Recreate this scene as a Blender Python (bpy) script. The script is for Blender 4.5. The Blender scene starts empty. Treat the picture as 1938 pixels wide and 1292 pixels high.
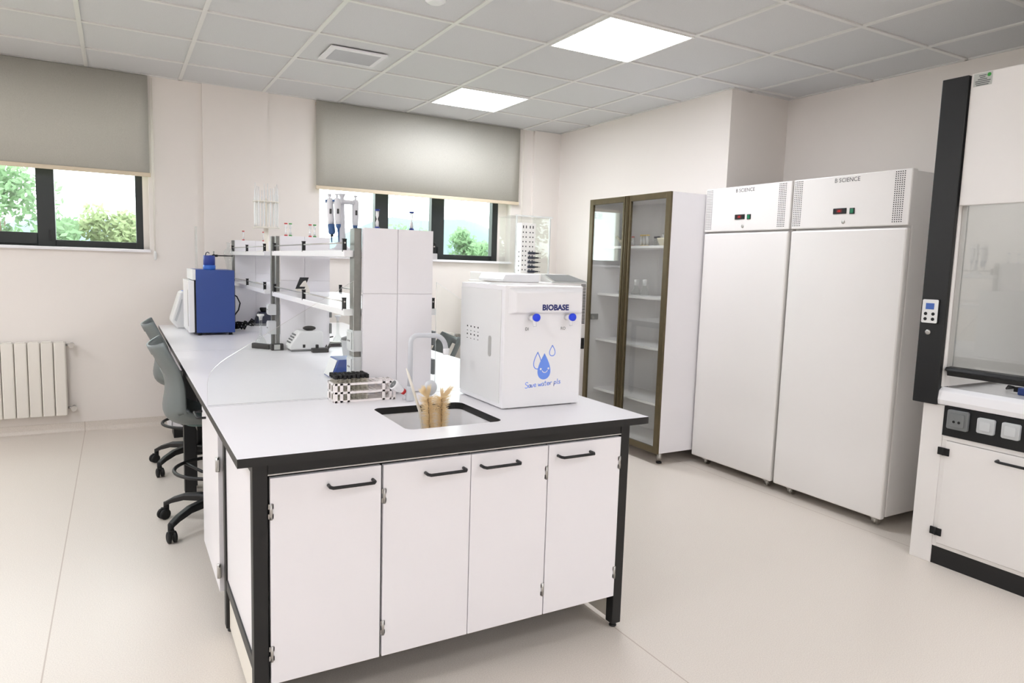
import bpy, bmesh, math, random
from mathutils import Vector, Matrix
R = math.radians
PI = math.pi
random.seed(7)
S = bpy.context.scene
COL = S.collection
H = 2.63                                   # ceiling height

# ------------------------------------------------------------------ camera
yaw, pitch, roll = .5186, -.1094, .0312
fwd = Vector((math.sin(yaw)*math.cos(pitch), math.cos(yaw)*math.cos(pitch), math.sin(pitch)))
r0 = Vector((math.cos(yaw), -math.sin(yaw), 0)); u0 = r0.cross(fwd)
rt = math.cos(roll)*r0 + math.sin(roll)*u0; up = -math.sin(roll)*r0 + math.cos(roll)*u0
cd = bpy.data.cameras.new('camera'); cam = bpy.data.objects.new('camera', cd); COL.objects.link(cam)
cd.sensor_width = 36; cd.lens = 1312.69/1938*36; cd.clip_start = .05; cd.clip_end = 600
M = Matrix((rt, up, -fwd)).transposed().to_4x4(); M.translation = Vector((-.4492, -3.6293, H-1.3041))
cam.matrix_world = M; S.camera = cam
# ------------------------------------------------------------------ view, world, light levels
S.view_settings.view_transform = 'Standard'; S.view_settings.look = 'None'
S.view_settings.gamma = 1; S.view_settings.use_curve_mapping = False
S.view_settings.exposure = 0.0
PANEL = 22.4                               # LED panel emission
SKY = 8.5
w = bpy.data.worlds.new('sky'); S.world = w; w.use_nodes = True
bg = w.node_tree.nodes['Background']; bg.inputs[0].default_value = (.93, .98, 1, 1); bg.inputs[1].default_value = SKY

# ------------------------------------------------------------------ materials
def lin(c):
    return tuple(((x/255)/12.92 if x/255 <= .04045 else ((x/255+.055)/1.055)**2.4) for x in c)+(1,)
def mat(name, c, rough=.5, metal=0, spec=.5, noise=None, bump=None, coat=0):
    m = bpy.data.materials.new(name); m.use_nodes = True
    nt = m.node_tree; b = nt.nodes['Principled BSDF']
    b.inputs['Base Color'].default_value = lin(c); b.inputs['Roughness'].default_value = rough
    b.inputs['Metallic'].default_value = metal; b.inputs['Specular IOR Level'].default_value = spec
    b.inputs['Coat Weight'].default_value = coat
    if noise or bump:
        tc = nt.nodes.new('ShaderNodeTexCoord'); n = nt.nodes.new('ShaderNodeTexNoise')
        n.inputs['Scale'].default_value = (noise or bump)[0]; n.inputs['Detail'].default_value = 6
        nt.links.new(tc.outputs['Object'], n.inputs['Vector'])
        if noise:
            rp = nt.nodes.new('ShaderNodeValToRGB'); k = noise[1]
            rp.color_ramp.elements[0].position = .35; rp.color_ramp.elements[1].position = .65
            l = lin(c); rp.color_ramp.elements[0].color = tuple(x*(1-k) for x in l[:3])+(1,)
            rp.color_ramp.elements[1].color = tuple(min(1, x*(1+k)) for x in l[:3])+(1,)
            nt.links.new(n.outputs['Fac'], rp.inputs[0]); nt.links.new(rp.outputs[0], b.inputs['Base Color'])
        if bump:
            bp = nt.nodes.new('ShaderNodeBump'); bp.inputs['Strength'].default_value = bump[1]; bp.inputs['Distance'].default_value = .002
            nt.links.new(n.outputs['Fac'], bp.inputs['Height']); nt.links.new(bp.outputs[0], b.inputs['Normal'])
    return m
def glassy(name, tint, refl=.08, rough=.02, frost=0, fc=(255, 255, 255)):
    """thin clear sheet: see-through plus a Fresnel reflection, optionally a bit of milky diffuse"""
    m = bpy.data.materials.new(name); m.use_nodes = True; nt = m.node_tree; nt.nodes.clear()
    o = nt.nodes.new('ShaderNodeOutputMaterial'); t = nt.nodes.new('ShaderNodeBsdfTransparent'); t.inputs[0].default_value = lin(tint)
    g = nt.nodes.new('ShaderNodeBsdfGlossy'); g.inputs['Roughness'].default_value = rough
    lw = nt.nodes.new('ShaderNodeFresnel'); ge = nt.nodes.new('ShaderNodeNewGeometry'); io = nt.nodes.new('ShaderNodeMapRange')
    io.inputs[3].default_value = 1.45; io.inputs[4].default_value = 1/1.45          # same reflection on both faces of the sheet
    nt.links.new(ge.outputs['Backfacing'], io.inputs[0]); nt.links.new(io.outputs[0], lw.inputs[0])
    mu = nt.nodes.new('ShaderNodeMath'); mu.operation = 'MULTIPLY'; mu.inputs[1].default_value = refl/.04
    mu.use_clamp = True
    mx = nt.nodes.new('ShaderNodeMixShader'); nt.links.new(lw.outputs[0], mu.inputs[0]); nt.links.new(mu.outputs[0], mx.inputs[0])
    src = t.outputs[0]
    if frost:
        d = nt.nodes.new('ShaderNodeBsdfDiffuse'); d.inputs[0].default_value = lin(fc)
        m2 = nt.nodes.new('ShaderNodeMixShader'); m2.inputs[0].default_value = frost
        nt.links.new(t.outputs[0], m2.inputs[1]); nt.links.new(d.outputs[0], m2.inputs[2]); src = m2.outputs[0]
    nt.links.new(src, mx.inputs[1]); nt.links.new(g.outputs[0], mx.inputs[2]); nt.links.new(mx.outputs[0], o.inputs[0])
    return m
def emis(name, c, s):
    m = bpy.data.materials.new(name); m.use_nodes = True; nt = m.node_tree; nt.nodes.clear()
    o = nt.nodes.new('ShaderNodeOutputMaterial'); e = nt.nodes.new('ShaderNodeEmission')
    e.inputs[0].default_value = c; e.inputs[1].default_value = s; nt.links.new(e.outputs[0], o.inputs[0]); return m
def leafmat(name, c, k):
    m = bpy.data.materials.new(name); m.use_nodes = True; nt = m.node_tree; nt.nodes.clear()
    o = nt.nodes.new('ShaderNodeOutputMaterial'); d = nt.nodes.new('ShaderNodeBsdfDiffuse'); t = nt.nodes.new('ShaderNodeBsdfTranslucent')
    d.inputs[0].default_value = lin(c); t.inputs[0].default_value = lin(c); mx = nt.nodes.new('ShaderNodeMixShader'); mx.inputs[0].default_value = k
    nt.links.new(d.outputs[0], mx.inputs[1]); nt.links.new(t.outputs[0], mx.inputs[2]); nt.links.new(mx.outputs[0], o.inputs[0]); return m

M_ = {}
M_['wall'] = mat('wall_paint', (239, 232, 225), .75, spec=.25, bump=(60, .05))
M_['ceil'] = mat('ceiling_tile', (214, 214, 213), .9, spec=.1, noise=(220, .03))
M_['tbar'] = mat('ceiling_grid', (226, 225, 220), .35)
M_['white'] = mat('white_laminate', (243, 240, 242), .32, spec=.45)
M_['whitem'] = mat('white_powder_coat', (240, 236, 232), .35, spec=.45, bump=(300, .03))
M_['whiteg'] = mat('white_gloss_plastic', (244, 243, 244), .22)
M_['cool'] = mat('cool_white_plastic', (233, 233, 231), .35)
M_['edge'] = mat('black_laminate_edge', (20, 20, 20), .45, noise=(90, .06))
M_['black'] = mat('black_powder_coat', (15, 15, 16), .45, bump=(400, .05))
M_['blackp'] = mat('black_plastic', (11, 11, 12), .45)
M_['blackg'] = mat('black_panel', (17, 18, 19), .38)
M_['rubber'] = mat('black_rubber', (9, 9, 9), .7)
M_['steel'] = mat('stainless_steel', (190, 188, 184), .28, 1, noise=(40, .05))
M_['alu'] = mat('aluminium_profile', (128, 128, 124), .38, .75, noise=(50, .04))
M_['alul'] = mat('aluminium_light', (196, 196, 192), .35, .6)
M_['winframe'] = mat('window_frame_paint', (34, 39, 38), .4)
M_['bronze'] = mat('bronze_anodised_frame', (96, 85, 62), .33, .5, noise=(30, .05))
M_['rad'] = mat('radiator_enamel', (232, 226, 216), .35)
M_['chair'] = mat('grey_polypropylene', (104, 111, 110), .42, bump=(350, .1))
M_['seatpad'] = mat('teal_grey_seat', (92, 112, 108), .5)
M_['blue'] = mat('blue_enamel', (52, 78, 148), .38, bump=(300, .04))
M_['bluedk'] = mat('dark_blue_plastic', (24, 52, 140), .4)
M_['bluelt'] = mat('bright_blue_plastic', (42, 104, 200), .4)
M_['navy'] = mat('navy_plastic', (24, 30, 52), .4)
M_['knob'] = mat('blue_knob_plastic', (26, 66, 232), .35)
M_['print'] = mat('blue_print', (112, 152, 242), .5)
M_['logo'] = mat('navy_print', (30, 40, 110), .5)
M_['gprint'] = mat('grey_print', (90, 90, 92), .5)
M_['grey'] = mat('grey_plastic', (196, 198, 198), .4)
M_['greydk'] = mat('grey_dark_plastic', (120, 122, 122), .45)
M_['socket'] = mat('socket_plastic', (206, 208, 208), .35)
M_['faucet'] = mat('grey_white_coating', (212, 214, 218), .3)
M_['red'] = mat('red_plastic', (206, 44, 44), .4)
M_['pink'] = mat('pink_plastic', (226, 70, 130), .4)
M_['green'] = mat('green_plastic', (56, 150, 62), .4)
M_['yellow'] = mat('yellow_plastic', (236, 200, 90), .4)
M_['bristle'] = leafmat('natural_bristle', (255, 240, 208), .5)
M_['wood'] = mat('pale_wood', (214, 190, 150), .6, noise=(40, .1))
M_['wire'] = mat('dark_wire', (92, 70, 48), .5, .3)
M_['ceram'] = mat('white_ceramic', (246, 245, 246), .15)
M_['mortar'] = mat('cream_porcelain', (234, 224, 200), .4)
M_['rackw'] = mat('white_polypropylene', (250, 243, 240), .45)
M_['ivory'] = mat('ivory_plastic', (240, 234, 222), .45)
M_['cream'] = mat('cream_plastic', (222, 206, 180), .5)
M_['pipblue'] = mat('pipette_blue', (56, 92, 140), .4)
M_['pipgrey'] = mat('pipette_white', (226, 226, 230), .35)
M_['screen'] = mat('dark_screen', (44, 44, 44), .25)
M_['lcd'] = mat('blue_lcd', (66, 104, 182), .3)
M_['ledred'] = emis('red_led', (1, .05, .05, 1), .9)
M_['grsw'] = mat('green_switch', (20, 120, 80), .3)
M_['paper'] = mat('label_paper', (190, 192, 186), .6)
M_['hole'] = mat('dark_hole', (40, 40, 40), .9, spec=.1)
M_['baffle'] = mat('hood_liner', (205, 206, 204), .45)
M_['bark'] = mat('bark', (90, 76, 62), .9, noise=(20, .2))
M_['hill'] = mat('hill_forest', (90, 103, 106), 1, noise=(.05, .05))  # pale distance haze mixed into the hill colour
M_['grass'] = mat('outside_grass', (110, 130, 80), 1, noise=(2, .2))
M_['leafA'] = leafmat('leaf_green', (124, 150, 116), .45)
M_['leafB'] = leafmat('leaf_yellow_green', (146, 158, 120), .5)
M_['glass'] = glassy('window_glass', (246, 250, 248), .05)
M_['cabglass'] = glassy('cabinet_glass', (250, 251, 249), .065)
M_['sash'] = glassy('sash_glass', (246, 247, 246), .09)
M_['acryl'] = glassy('clear_acrylic', (254, 255, 254), .025)
M_['acryledge'] = glassy('acrylic_edge', (250, 252, 250), .1, .2, .45)
M_['labglass'] = glassy('laboratory_glass', (247, 249, 248), .07, .02, .04)
M_['vial'] = glassy('vial_glass', (250, 249, 244), .08, .04, .12, (236, 232, 220))
M_['opal'] = glassy('opal_glass', (246, 250, 248), .1, .05, .75)
M_['hoodlamp'] = emis('hood_lamp', (.97, .98, 1, 1), 8.0)
M_['led'] = emis('led_diffuser', (.945, .975, 1.05, 1), PANEL)

def floor_mat():
    m = mat('vinyl_floor', (212, 203, 194), .34, spec=.4)
    nt = m.node_tree; b = nt.nodes['Principled BSDF']; N = nt.nodes.new; L = nt.links.new
    tc = N('ShaderNodeTexCoord'); n = N('ShaderNodeTexNoise'); n.inputs['Scale'].default_value = 260; n.inputs['Detail'].default_value = 3
    L(tc.outputs['Object'], n.inputs['Vector'])
    rp = N('ShaderNodeValToRGB'); rp.color_ramp.elements[0].position = .3; rp.color_ramp.elements[1].position = .7
    rp.color_ramp.elements[0].color = lin((211, 201, 190)); rp.color_ramp.elements[1].color = lin((229, 220, 209))
    L(n.outputs['Fac'], rp.inputs[0])
    sx = N('ShaderNodeSeparateXYZ'); L(tc.outputs['Object'], sx.inputs[0])
    a = N('ShaderNodeMath'); a.operation = 'ADD'; a.inputs[1].default_value = .687+1.812*10; L(sx.outputs[0], a.inputs[0])
    d = N('ShaderNodeMath'); d.operation = 'PINGPONG'; d.inputs[1].default_value = .906; L(a.outputs[0], d.inputs[0])
    c = N('ShaderNodeMath'); c.operation = 'LESS_THAN'; c.inputs[1].default_value = .0024; L(d.outputs[0], c.inputs[0])
    mx = N('ShaderNodeMix'); mx.data_type = 'RGBA'; L(c.outputs[0], mx.inputs[0]); L(rp.outputs[0], mx.inputs[6]); mx.inputs[7].default_value = lin((190, 175, 162))
    L(mx.outputs[2], b.inputs['Base Color'])
    n2 = N('ShaderNodeTexNoise'); n2.inputs['Scale'].default_value = 2.2; n2.inputs['Detail'].default_value = 5; L(tc.outputs['Object'], n2.inputs['Vector'])
    mr = N('ShaderNodeMapRange'); mr.inputs[3].default_value = .295; mr.inputs[4].default_value = .37; L(n2.outputs['Fac'], mr.inputs[0]); L(mr.outputs[0], b.inputs['Roughness'])
    return m
M_['floor'] = floor_mat()
def blind_mat():
    m = bpy.data.materials.new('blind_fabric'); m.use_nodes = True; nt = m.node_tree; N = nt.nodes.new; L = nt.links.new; nt.nodes.clear()
    o = N('ShaderNodeOutputMaterial'); d = N('ShaderNodeBsdfDiffuse'); t = N('ShaderNodeBsdfTranslucent'); mx = N('ShaderNodeMixShader'); mx.inputs[0].default_value = .10
    tc = N('ShaderNodeTexCoord'); mp = N('ShaderNodeMapping'); mp.inputs['Scale'].default_value = (420, 420, 120); n = N('ShaderNodeTexNoise'); n.inputs['Scale'].default_value = 1; n.inputs['Detail'].default_value = 3
    L(tc.outputs['Object'], mp.inputs[0]); L(mp.outputs[0], n.inputs['Vector'])
    rp = N('ShaderNodeValToRGB'); rp.color_ramp.elements[0].position = .3; rp.color_ramp.elements[1].position = .7
    rp.color_ramp.elements[0].color = lin((198, 195, 185)); rp.color_ramp.elements[1].color = lin((208, 205, 195))
    L(n.outputs['Fac'], rp.inputs[0]); L(rp.outputs[0], d.inputs[0]); L(rp.outputs[0], t.inputs[0])
    L(d.outputs[0], mx.inputs[1]); L(t.outputs[0], mx.inputs[2]); L(mx.outputs[0], o.inputs[0]); return m
M_['blind'] = blind_mat()

# ------------------------------------------------------------------ mesh helpers
class MB:
    def __init__(s): s.v = []; s.f = []; s.sm = []; s.mi = []
    def add(s, vs, fs, smooth=False, mi=0):
        k = len(s.v); s.v += [tuple(x) for x in vs]
        for f in fs: s.f.append(tuple(k+i for i in f)); s.sm.append(smooth); s.mi.append(mi)
        return s
    def box(s, x0, x1, y0, y1, z0, z1, mi=0, rot=None, piv=None):
        vs = [(x0, y0, z0), (x1, y0, z0), (x1, y1, z0), (x0, y1, z0), (x0, y0, z1), (x1, y0, z1), (x1, y1, z1), (x0, y1, z1)]
        if rot is not None:
            c = Vector(piv) if piv else Vector(((x0+x1)/2, (y0+y1)/2, (z0+z1)/2)); vs = [tuple(c+rot@(Vector(v)-c)) for v in vs]
        return s.add(vs, [(0, 3, 2, 1), (4, 5, 6, 7), (0, 1, 5, 4), (1, 2, 6, 5), (2, 3, 7, 6), (3, 0, 4, 7)], False, mi)
    def lathe(s, prof, c=(0, 0, 0), axis=(0, 0, 1), n=20, mi=0, smooth=True):
        """prof: (radius, height) along axis"""
        a = Vector(axis).normalized(); q = Vector((0, 0, 1)).rotation_difference(a); c = Vector(c); vs = []; fs = []
        for r, h in prof:
            for i in range(n):
                t = 2*PI*i/n; vs.append(c+q@Vector((r*math.cos(t), r*math.sin(t), h)))
        for j in range(len(prof)-1):
            for i in range(n):
                i2 = (i+1) % n; fs.append((j*n+i, j*n+i2, (j+1)*n+i2, (j+1)*n+i))
        s.add(vs, fs, smooth, mi)
        k = len(s.v)-len(vs)
        if prof[0][0] > 1e-5: s.f.append(tuple(k+i for i in range(n))[::-1]); s.sm.append(False); s.mi.append(mi)
        if prof[-1][0] > 1e-5: s.f.append(tuple(k+(len(prof)-1)*n+i for i in range(n))); s.sm.append(False); s.mi.append(mi)
        return s
    def cyl(s, p0, p1, r, r1=None, n=16, mi=0):
        p0 = Vector(p0); d = Vector(p1)-p0; return s.lathe([(r, 0), (r if r1 is None else r1, d.length)], p0, d, n, mi)
    def tube(s, pts, r, n=10, mi=0, closed=False):
        pts = [Vector(p) for p in pts]; m = len(pts); vs = []; fs = []; up_ = None
        rr = r if hasattr(r, '__len__') else [r]*m
        for i, p in enumerate(pts):
            t = ((pts[(i+1) % m]-pts[i-1]) if closed else (pts[min(i+1, m-1)]-pts[max(i-1, 0)])).normalized()
            if up_ is None:
                up_ = Vector((0, 0, 1)) if abs(t.z) < .9 else Vector((1, 0, 0))
            up_ = (up_-t*up_.dot(t)).normalized(); b = t.cross(up_)
            for k in range(n):
                a = 2*PI*k/n; vs.append(p+rr[i]*(math.cos(a)*up_+math.sin(a)*b))
        for i in range(m if closed else m-1):
            for k in range(n):
                k2 = (k+1) % n; j = (i+1) % m; fs.append((i*n+k, i*n+k2, j*n+k2, j*n+k))
        s.add(vs, fs, True, mi)
        if not closed:
            k = len(s.v)-len(vs); s.f += [tuple(k+i for i in range(n))[::-1], tuple(k+(m-1)*n+i for i in range(n))]; s.sm += [False]*2; s.mi += [mi]*2
        return s
    def prism(s, poly, a, b, f, mi=0, mi_side=None, smooth_side=False):
        """extrude 2-D poly between a and b; f(u, v, w) -> point"""
        n = len(poly); vs = [f(u, v, a) for u, v in poly]+[f(u, v, b) for u, v in poly]
        s.add(vs, [tuple(range(n))[::-1], tuple(range(n, 2*n))], False, mi)
        k = len(s.v)-2*n
        for i in range(n):
            j = (i+1) % n; s.f.append((k+i, k+j, k+n+j, k+n+i)); s.sm.append(smooth_side); s.mi.append(mi if mi_side is None else mi_side)
        return s
    def grid(s, P, th=0, mi=0, skip=lambda i, j: False):
        """P[i][j] points -> surface, thickened along its normals"""
        n, m = len(P), len(P[0]); P = [[Vector(p) for p in r] for r in P]
        def nrm(i, j):
            a = P[min(i+1, n-1)][j]-P[max(i-1, 0)][j]; b = P[i][min(j+1, m-1)]-P[i][max(j-1, 0)]; c = a.cross(b); return c.normalized() if c.length > 1e-9 else Vector((0, 0, 1))
        A = [P[i][j]+nrm(i, j)*th/2 for i in range(n) for j in range(m)]; B = [P[i][j]-nrm(i, j)*th/2 for i in range(n) for j in range(m)]
        k = n*m; F = []; ok = {(i, j) for i in range(n-1) for j in range(m-1) if not skip(i, j)}
        E_ = {}
        for i, j in ok:
            q = [i*m+j, i*m+j+1, (i+1)*m+j+1, (i+1)*m+j]; F.append(tuple(q)); F.append(tuple(k+x for x in q[::-1]))
            for x in range(4):
                e = (q[x], q[(x+1) % 4]); E_[e] = 1
        for (a, b) in E_:
            if (b, a) not in E_: F.append((b, a, k+a, k+b))
        return s.add(A+B, F, True, mi)
    def sphere(s, c, r, n=14, m=8, mi=0, sc=(1, 1, 1)):
        prof = [(max(1e-6, r*math.sin(PI*i/m)), -r*math.cos(PI*i/m)) for i in range(m+1)]; k = len(s.v); s.lathe(prof, (0, 0, 0), n=n, mi=mi)
        for i in range(k, len(s.v)):
            v = s.v[i]; s.v[i] = (c[0]+v[0]*sc[0], c[1]+v[1]*sc[1], c[2]+v[2]*sc[2])
        return s
org = {}
def obj(name, mb, mats, parent=None, bevel=0, local=False, origin=None):
    me = bpy.data.meshes.new(name)
    vs = mb.v
    if parent is None:
        if origin is None:
            xs = [v[0] for v in vs]; ys = [v[1] for v in vs]; zs = [v[2] for v in vs]
            origin = Vector(((min(xs)+max(xs))/2, (min(ys)+max(ys))/2, min(zs)))
        o_ = Vector(origin)
    else: o_ = Vector((0, 0, 0)) if local else org[parent.name]
    me.from_pydata([(v[0]-o_.x, v[1]-o_.y, v[2]-o_.z) for v in vs], [], mb.f)
    for m in (mats if isinstance(mats, (list, tuple)) else [mats]): me.materials.append(M_[m])
    me.polygons.foreach_set('use_smooth', mb.sm); me.polygons.foreach_set('material_index', mb.mi); me.update()
    o = bpy.data.objects.new(name, me); COL.objects.link(o)
    if parent is None: o.location = o_; org[o.name] = o_
    else: o.parent = parent; org[o.name] = Vector((0, 0, 0)) if local else org[parent.name]
    if bevel:
        b = o.modifiers.new('bevel', 'BEVEL'); b.width = bevel; b.segments = 2; b.limit_method = 'ANGLE'; b.angle_limit = R(40)
    return o
def tag(o, label, cat, group=None, kind=None):
    o['label'] = label; o['category'] = cat
    if group: o['group'] = group
    if kind: o['kind'] = kind
    return o
def thing(name, label, cat, loc, rotz=0, group=None):
    o = bpy.data.objects.new(name, None); COL.objects.link(o); o.empty_display_size = .1
    o.location = loc; o.rotation_euler = (0, 0, rotz); org[o.name] = Vector(loc)
    return tag(o, label, cat, group)
def copy_tree(o, parent=None):
    c = o.copy(); COL.objects.link(c); c.parent = parent
    for ch in list(o.children): copy_tree(ch, c)
    return c
def dup(o, loc, rotz, label):
    c = copy_tree(o); c.location = loc; c.rotation_euler = (0, 0, rotz); c['label'] = label; return c
def struct(name, mb, mats, parent=None, bevel=0):
    o = obj(name, mb, mats, parent, bevel, origin=(0, 0, 0) if parent is None else None)
    if parent is None: o['kind'] = 'structure'
    return o
def B(*a, **k): return MB().box(*a, **k)
def rrect(u0_, u1, v0, v1, r, n=5):
    pts = []
    for cx, cy, a in ((u1-r, v0+r, -90), (u1-r, v1-r, 0), (u0_+r, v1-r, 90), (u0_+r, v0+r, 180)):
        for i in range(n+1):
            t = R(a+90*i/n); pts.append((cx+r*math.cos(t), cy+r*math.sin(t)))
    return pts
XZ = lambda u, v, w_: (u, w_, v)      # polygon in x-z, extruded along y
YZ = lambda u, v, w_: (w_, u, v)      # polygon in y-z, extruded along x
XY = lambda u, v, w_: (u, v, w_)
def text_into(mb, body, size, O, U, V, bold=0, shear=0, mi=0, ext=.0006, width=None, align='LEFT'):
    cu = bpy.data.curves.new('lettering_source', 'FONT'); cu.body = body; cu.size = size; cu.offset = bold; cu.shear = shear; cu.extrude = 0; cu.resolution_u = 3
    to = bpy.data.objects.new('lettering_source', cu); COL.objects.link(to)
    dg = bpy.context.evaluated_depsgraph_get(); me = bpy.data.meshes.new_from_object(to.evaluated_get(dg))
    bpy.data.objects.remove(to); O, U, V = Vector(O), Vector(U), Vector(V); Nn = U.cross(V)
    if not len(me.vertices): return
    xs = [v.co.x for v in me.vertices]; x0, x1 = min(xs), max(xs); k = width/(x1-x0) if width else 1
    mb.add([O+U*((v.co.x-x0)*k)+V*v.co.y+Nn*ext for v in me.vertices], [tuple(p.vertices) for p in me.polygons], False, mi)
    bpy.data.meshes.remove(me); bpy.data.curves.remove(cu)

# ================================================================== ROOM
WY = 2.33
XL, YB, XR = -4.2, -6.2, 4.02
struct('floor', B(XL-.2, XR+.2, YB-.2, WY+.3, -.12, 0), 'floor')
c = MB(); c.box(XL-.2, XR+.2, YB-.2, WY+.3, H+.007, H+.1)
struct('ceiling', c, 'ceil')
g = MB(); tb = .012
for i in range(-6, 7):
    x = .6*i
    g.box(x-tb, x+tb, YB, WY, H-.001, H+.007)
for j in range(-10, 4):
    y = .6*j
    for i in range(-7, 7):
        x0, x1 = max(.6*i+tb, XL), min(.6*i+.6-tb, XR)
        if x1 > x0: g.box(x0, x1, y-tb, y+tb, H-.001, H+.007)
# perimeter angle
g.box(XL, 3.42, WY-.02, WY, H-.001, H+.007); g.box(XR-.02, XR, YB, .08, H-.001, H+.007); g.box(3.40, 3.42, .08, WY-.02, H-.001, H+.007)
g.box(3.42, XR-.02, .06, .08, H-.001, H+.007)
struct('trim_1', g, 'tbar')
OL = (-2.25, -.265, 1.358, 2.46); ORt = (1.047, 2.802, 1.358, 2.46)
wl = MB()
y0, y1 = WY, WY+.26
zt = H+.1
wl.box(XL-.2, XR+.2, y0, y1, 0, OL[2]); wl.box(XL-.2, XR+.2, y0, y1, OL[3], zt)
for a, b, a2, b2 in ((XL-.2, OL[0], XL-.2, OL[0]), (OL[1]+.04, ORt[0], OL[1], ORt[0]), (ORt[1]+.09, XR+.2, ORt[1], XR+.2)):
    wl.box(a, b, y0, y0+.09, OL[2], OL[3]); wl.box(a2, b2, y0+.09, y1, OL[2], OL[3])
wl.box(.15, .635, WY-.018, WY, 0, H)          # shallow pilaster between the windows
wl.box(3.12, 3.42, WY-.03, WY, 0, H)
struct('wall_window', wl, 'wall')
struct('wall_right', B(XR, XR+.2, YB-.2, .08, 0, zt), 'wall')
struct('wall_return', B(3.42, XR+.2, .08, WY, 0, zt), 'wall')
struct('wall_left', B(XL-.2, XL, YB, WY, 0, zt), 'wall')
struct('wall_back', B(XL-.2, XR, YB-.2, YB, 0, zt), 'wall')
def base_profile(L0, L1, f):
    m = MB(); pr = [(0, 0), (.03, 0), (.012, .008), (.004, .03), (.004, .072), (0, .072)]
    m.prism(pr, L0, L1, f); return m
struct('baseboard_window', base_profile(XL, .15, lambda u, v, t: (t, WY-u, v)), 'floor')
struct('baseboard_return', base_profile(.08, WY, lambda u, v, t: (3.42-u, t, v)), 'floor')
struct('baseboard_right', base_profile(YB, .08, lambda u, v, t: (XR-u, t, v)), 'floor')

# ---- windows
def window(n, o, stiles, thick):
    x0, x1, z0, z1 = o; yf0, yf1 = WY+.10, WY+.165
    fr = MB(); fr.box(x0, x1, yf0, yf1, z0, z0+.05); fr.box(x0, x1, yf0, yf1, z1-.05, z1)
    for a, b in stiles: fr.box(a, b, yf0-.006, yf1, z0, z1)
    for a, b in thick: fr.box(a, b, yf0-.012, yf1, z0+.012, z0+.095)
    root = struct('window_%d' % n, fr, 'winframe', bevel=.003)
    pn = B(x0+.02, x1-.02, yf0+.03, yf0+.036, z0+.02, z1-.02); obj('window_pane', pn, 'glass', root)
    return root
w1 = window(1, OL, [(-2.25, -2.20), (-1.62, -1.50), (-.937, -.827), (-.313, -.265)], [(-1.5, -.937)])
h = MB(); h.box(-.866, -.85, WY+.072, WY+.088, 1.40, 1.475); h.box(-.863, -.853, WY+.08, WY+.1, 1.43, 1.45); obj('window_handle', h, 'blackp', w1, .002)
sl = MB(); sl.box(-2.3, -.222, WY-.03, WY+.1, 1.336, 1.358); obj('window_sill', sl, 'white', w1, .004)
w2 = window(2, ORt, [(1.047, 1.07), (1.563, 1.686), (2.105, 2.233), (2.742, 2.802)], [(1.686, 2.105)])
sl = MB(); sl.box(.98, 2.9, WY-.03, WY+.1, 1.336, 1.358); obj('window_sill', sl, 'white', w2, .004)
h = MB(); h.box(2.16, 2.176, WY+.072, WY+.088, 1.40, 1.475); h.box(2.163, 2.173, WY+.08, WY+.1, 1.43, 1.45); obj('window_handle', h, 'blackp', w2, .002)

def blind(label, x0, x1, zb, xc, zc):
    t = thing('roller_blind', label, 'blind', ((x0+x1)/2, WY-.03, zb))
    fb = MB(); n = 24
    P = [[(x0+(x1-x0)*i/n, WY-.03+.0015*math.sin(i*1.7), z) for z in (zb+.012, 2.3, H-.006)] for i in range(n+1)]
    fb.grid(P, .0012); obj('fabric', fb, 'blind', t)
    obj('bottom_bar', B(x0-.002, x1+.006, WY-.036, WY-.024, zb-.008, zb+.022), 'cream', t, .003)
    tb_ = MB(); tb_.cyl((x0, WY-.015, H-.03), (x1, WY-.015, H-.03), .013); obj('roller_tube', tb_, 'cream', t)
    ch = MB(); ch.tube([(xc, WY-.04, H-.02), (xc+.004, WY-.04, 2.0), (xc+.006, WY-.04, zc+.05)], .0022, 6)
    ch.tube([(xc+.012, WY-.034, H-.02), (xc+.014, WY-.034, 2.0), (xc+.012, WY-.036, zc+.05)], .0022, 6)
    k = obj('pull_cord', ch, 'ivory', t)
    tn = MB(); tn.lathe([(.004, 0), (.011, .01), (.011, .055), (.005, .07)], (xc+.009, WY-.034, zc-.02)); obj('cord_weight', tn, 'cool', t)
blind('grey roller blind half drawn over the window above the radiator', -2.12, -.217, 1.903, -.203, 1.30)
blind('grey roller blind half drawn over the window behind the bench shelving', 1.012, 2.955, 1.915, 2.985, 1.30)

# ---- radiators
def radiator(xr, n, label):
    WY = 2.328
    t = thing('radiator', label, 'radiator', (xr-n*.0385, WY-.045, .14), group='wall radiators')
    for i in range(n):
        a = xr-.077*(i+1); s = MB()
        s.prism([(a+.002, WY-.072), (a+.008, WY-.08), (a+.069, WY-.08), (a+.075, WY-.072), (a+.075, WY-.012), (a+.002, WY-.012)], .145, .675, XY)
        s.box(a+.012, a+.065, WY-.074, WY-.02, .675, .681); s.box(a+.012, a+.065, WY-.074, WY-.02, .14, .145)
        obj('section', s, 'rad', t, .002)
    for z in (.655, .193):
        v = MB(); v.cyl((xr-.002, WY-.045, z), (xr+.03, WY-.045, z), .009); v.sphere((xr+.036, WY-.045, z), .016)
        v.cyl((xr+.036, WY-.045, z), (xr+.036, WY-.10, z), .017, .019); v.cyl((xr+.036, WY-.045, z), (xr+.036, WY-.001, z), .008); obj('valve', v, 'steel', t)
    bk = MB(); bk.box(xr-.3, xr-.28, WY-.013, WY, .2, .6); obj('bracket', bk, 'rad', t)
radiator(-.784, 12, 'cream sectional radiator on wall under the left window')
radiator(2.285, 10, 'cream sectional radiator behind bench, only its steel valve showing')

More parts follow.
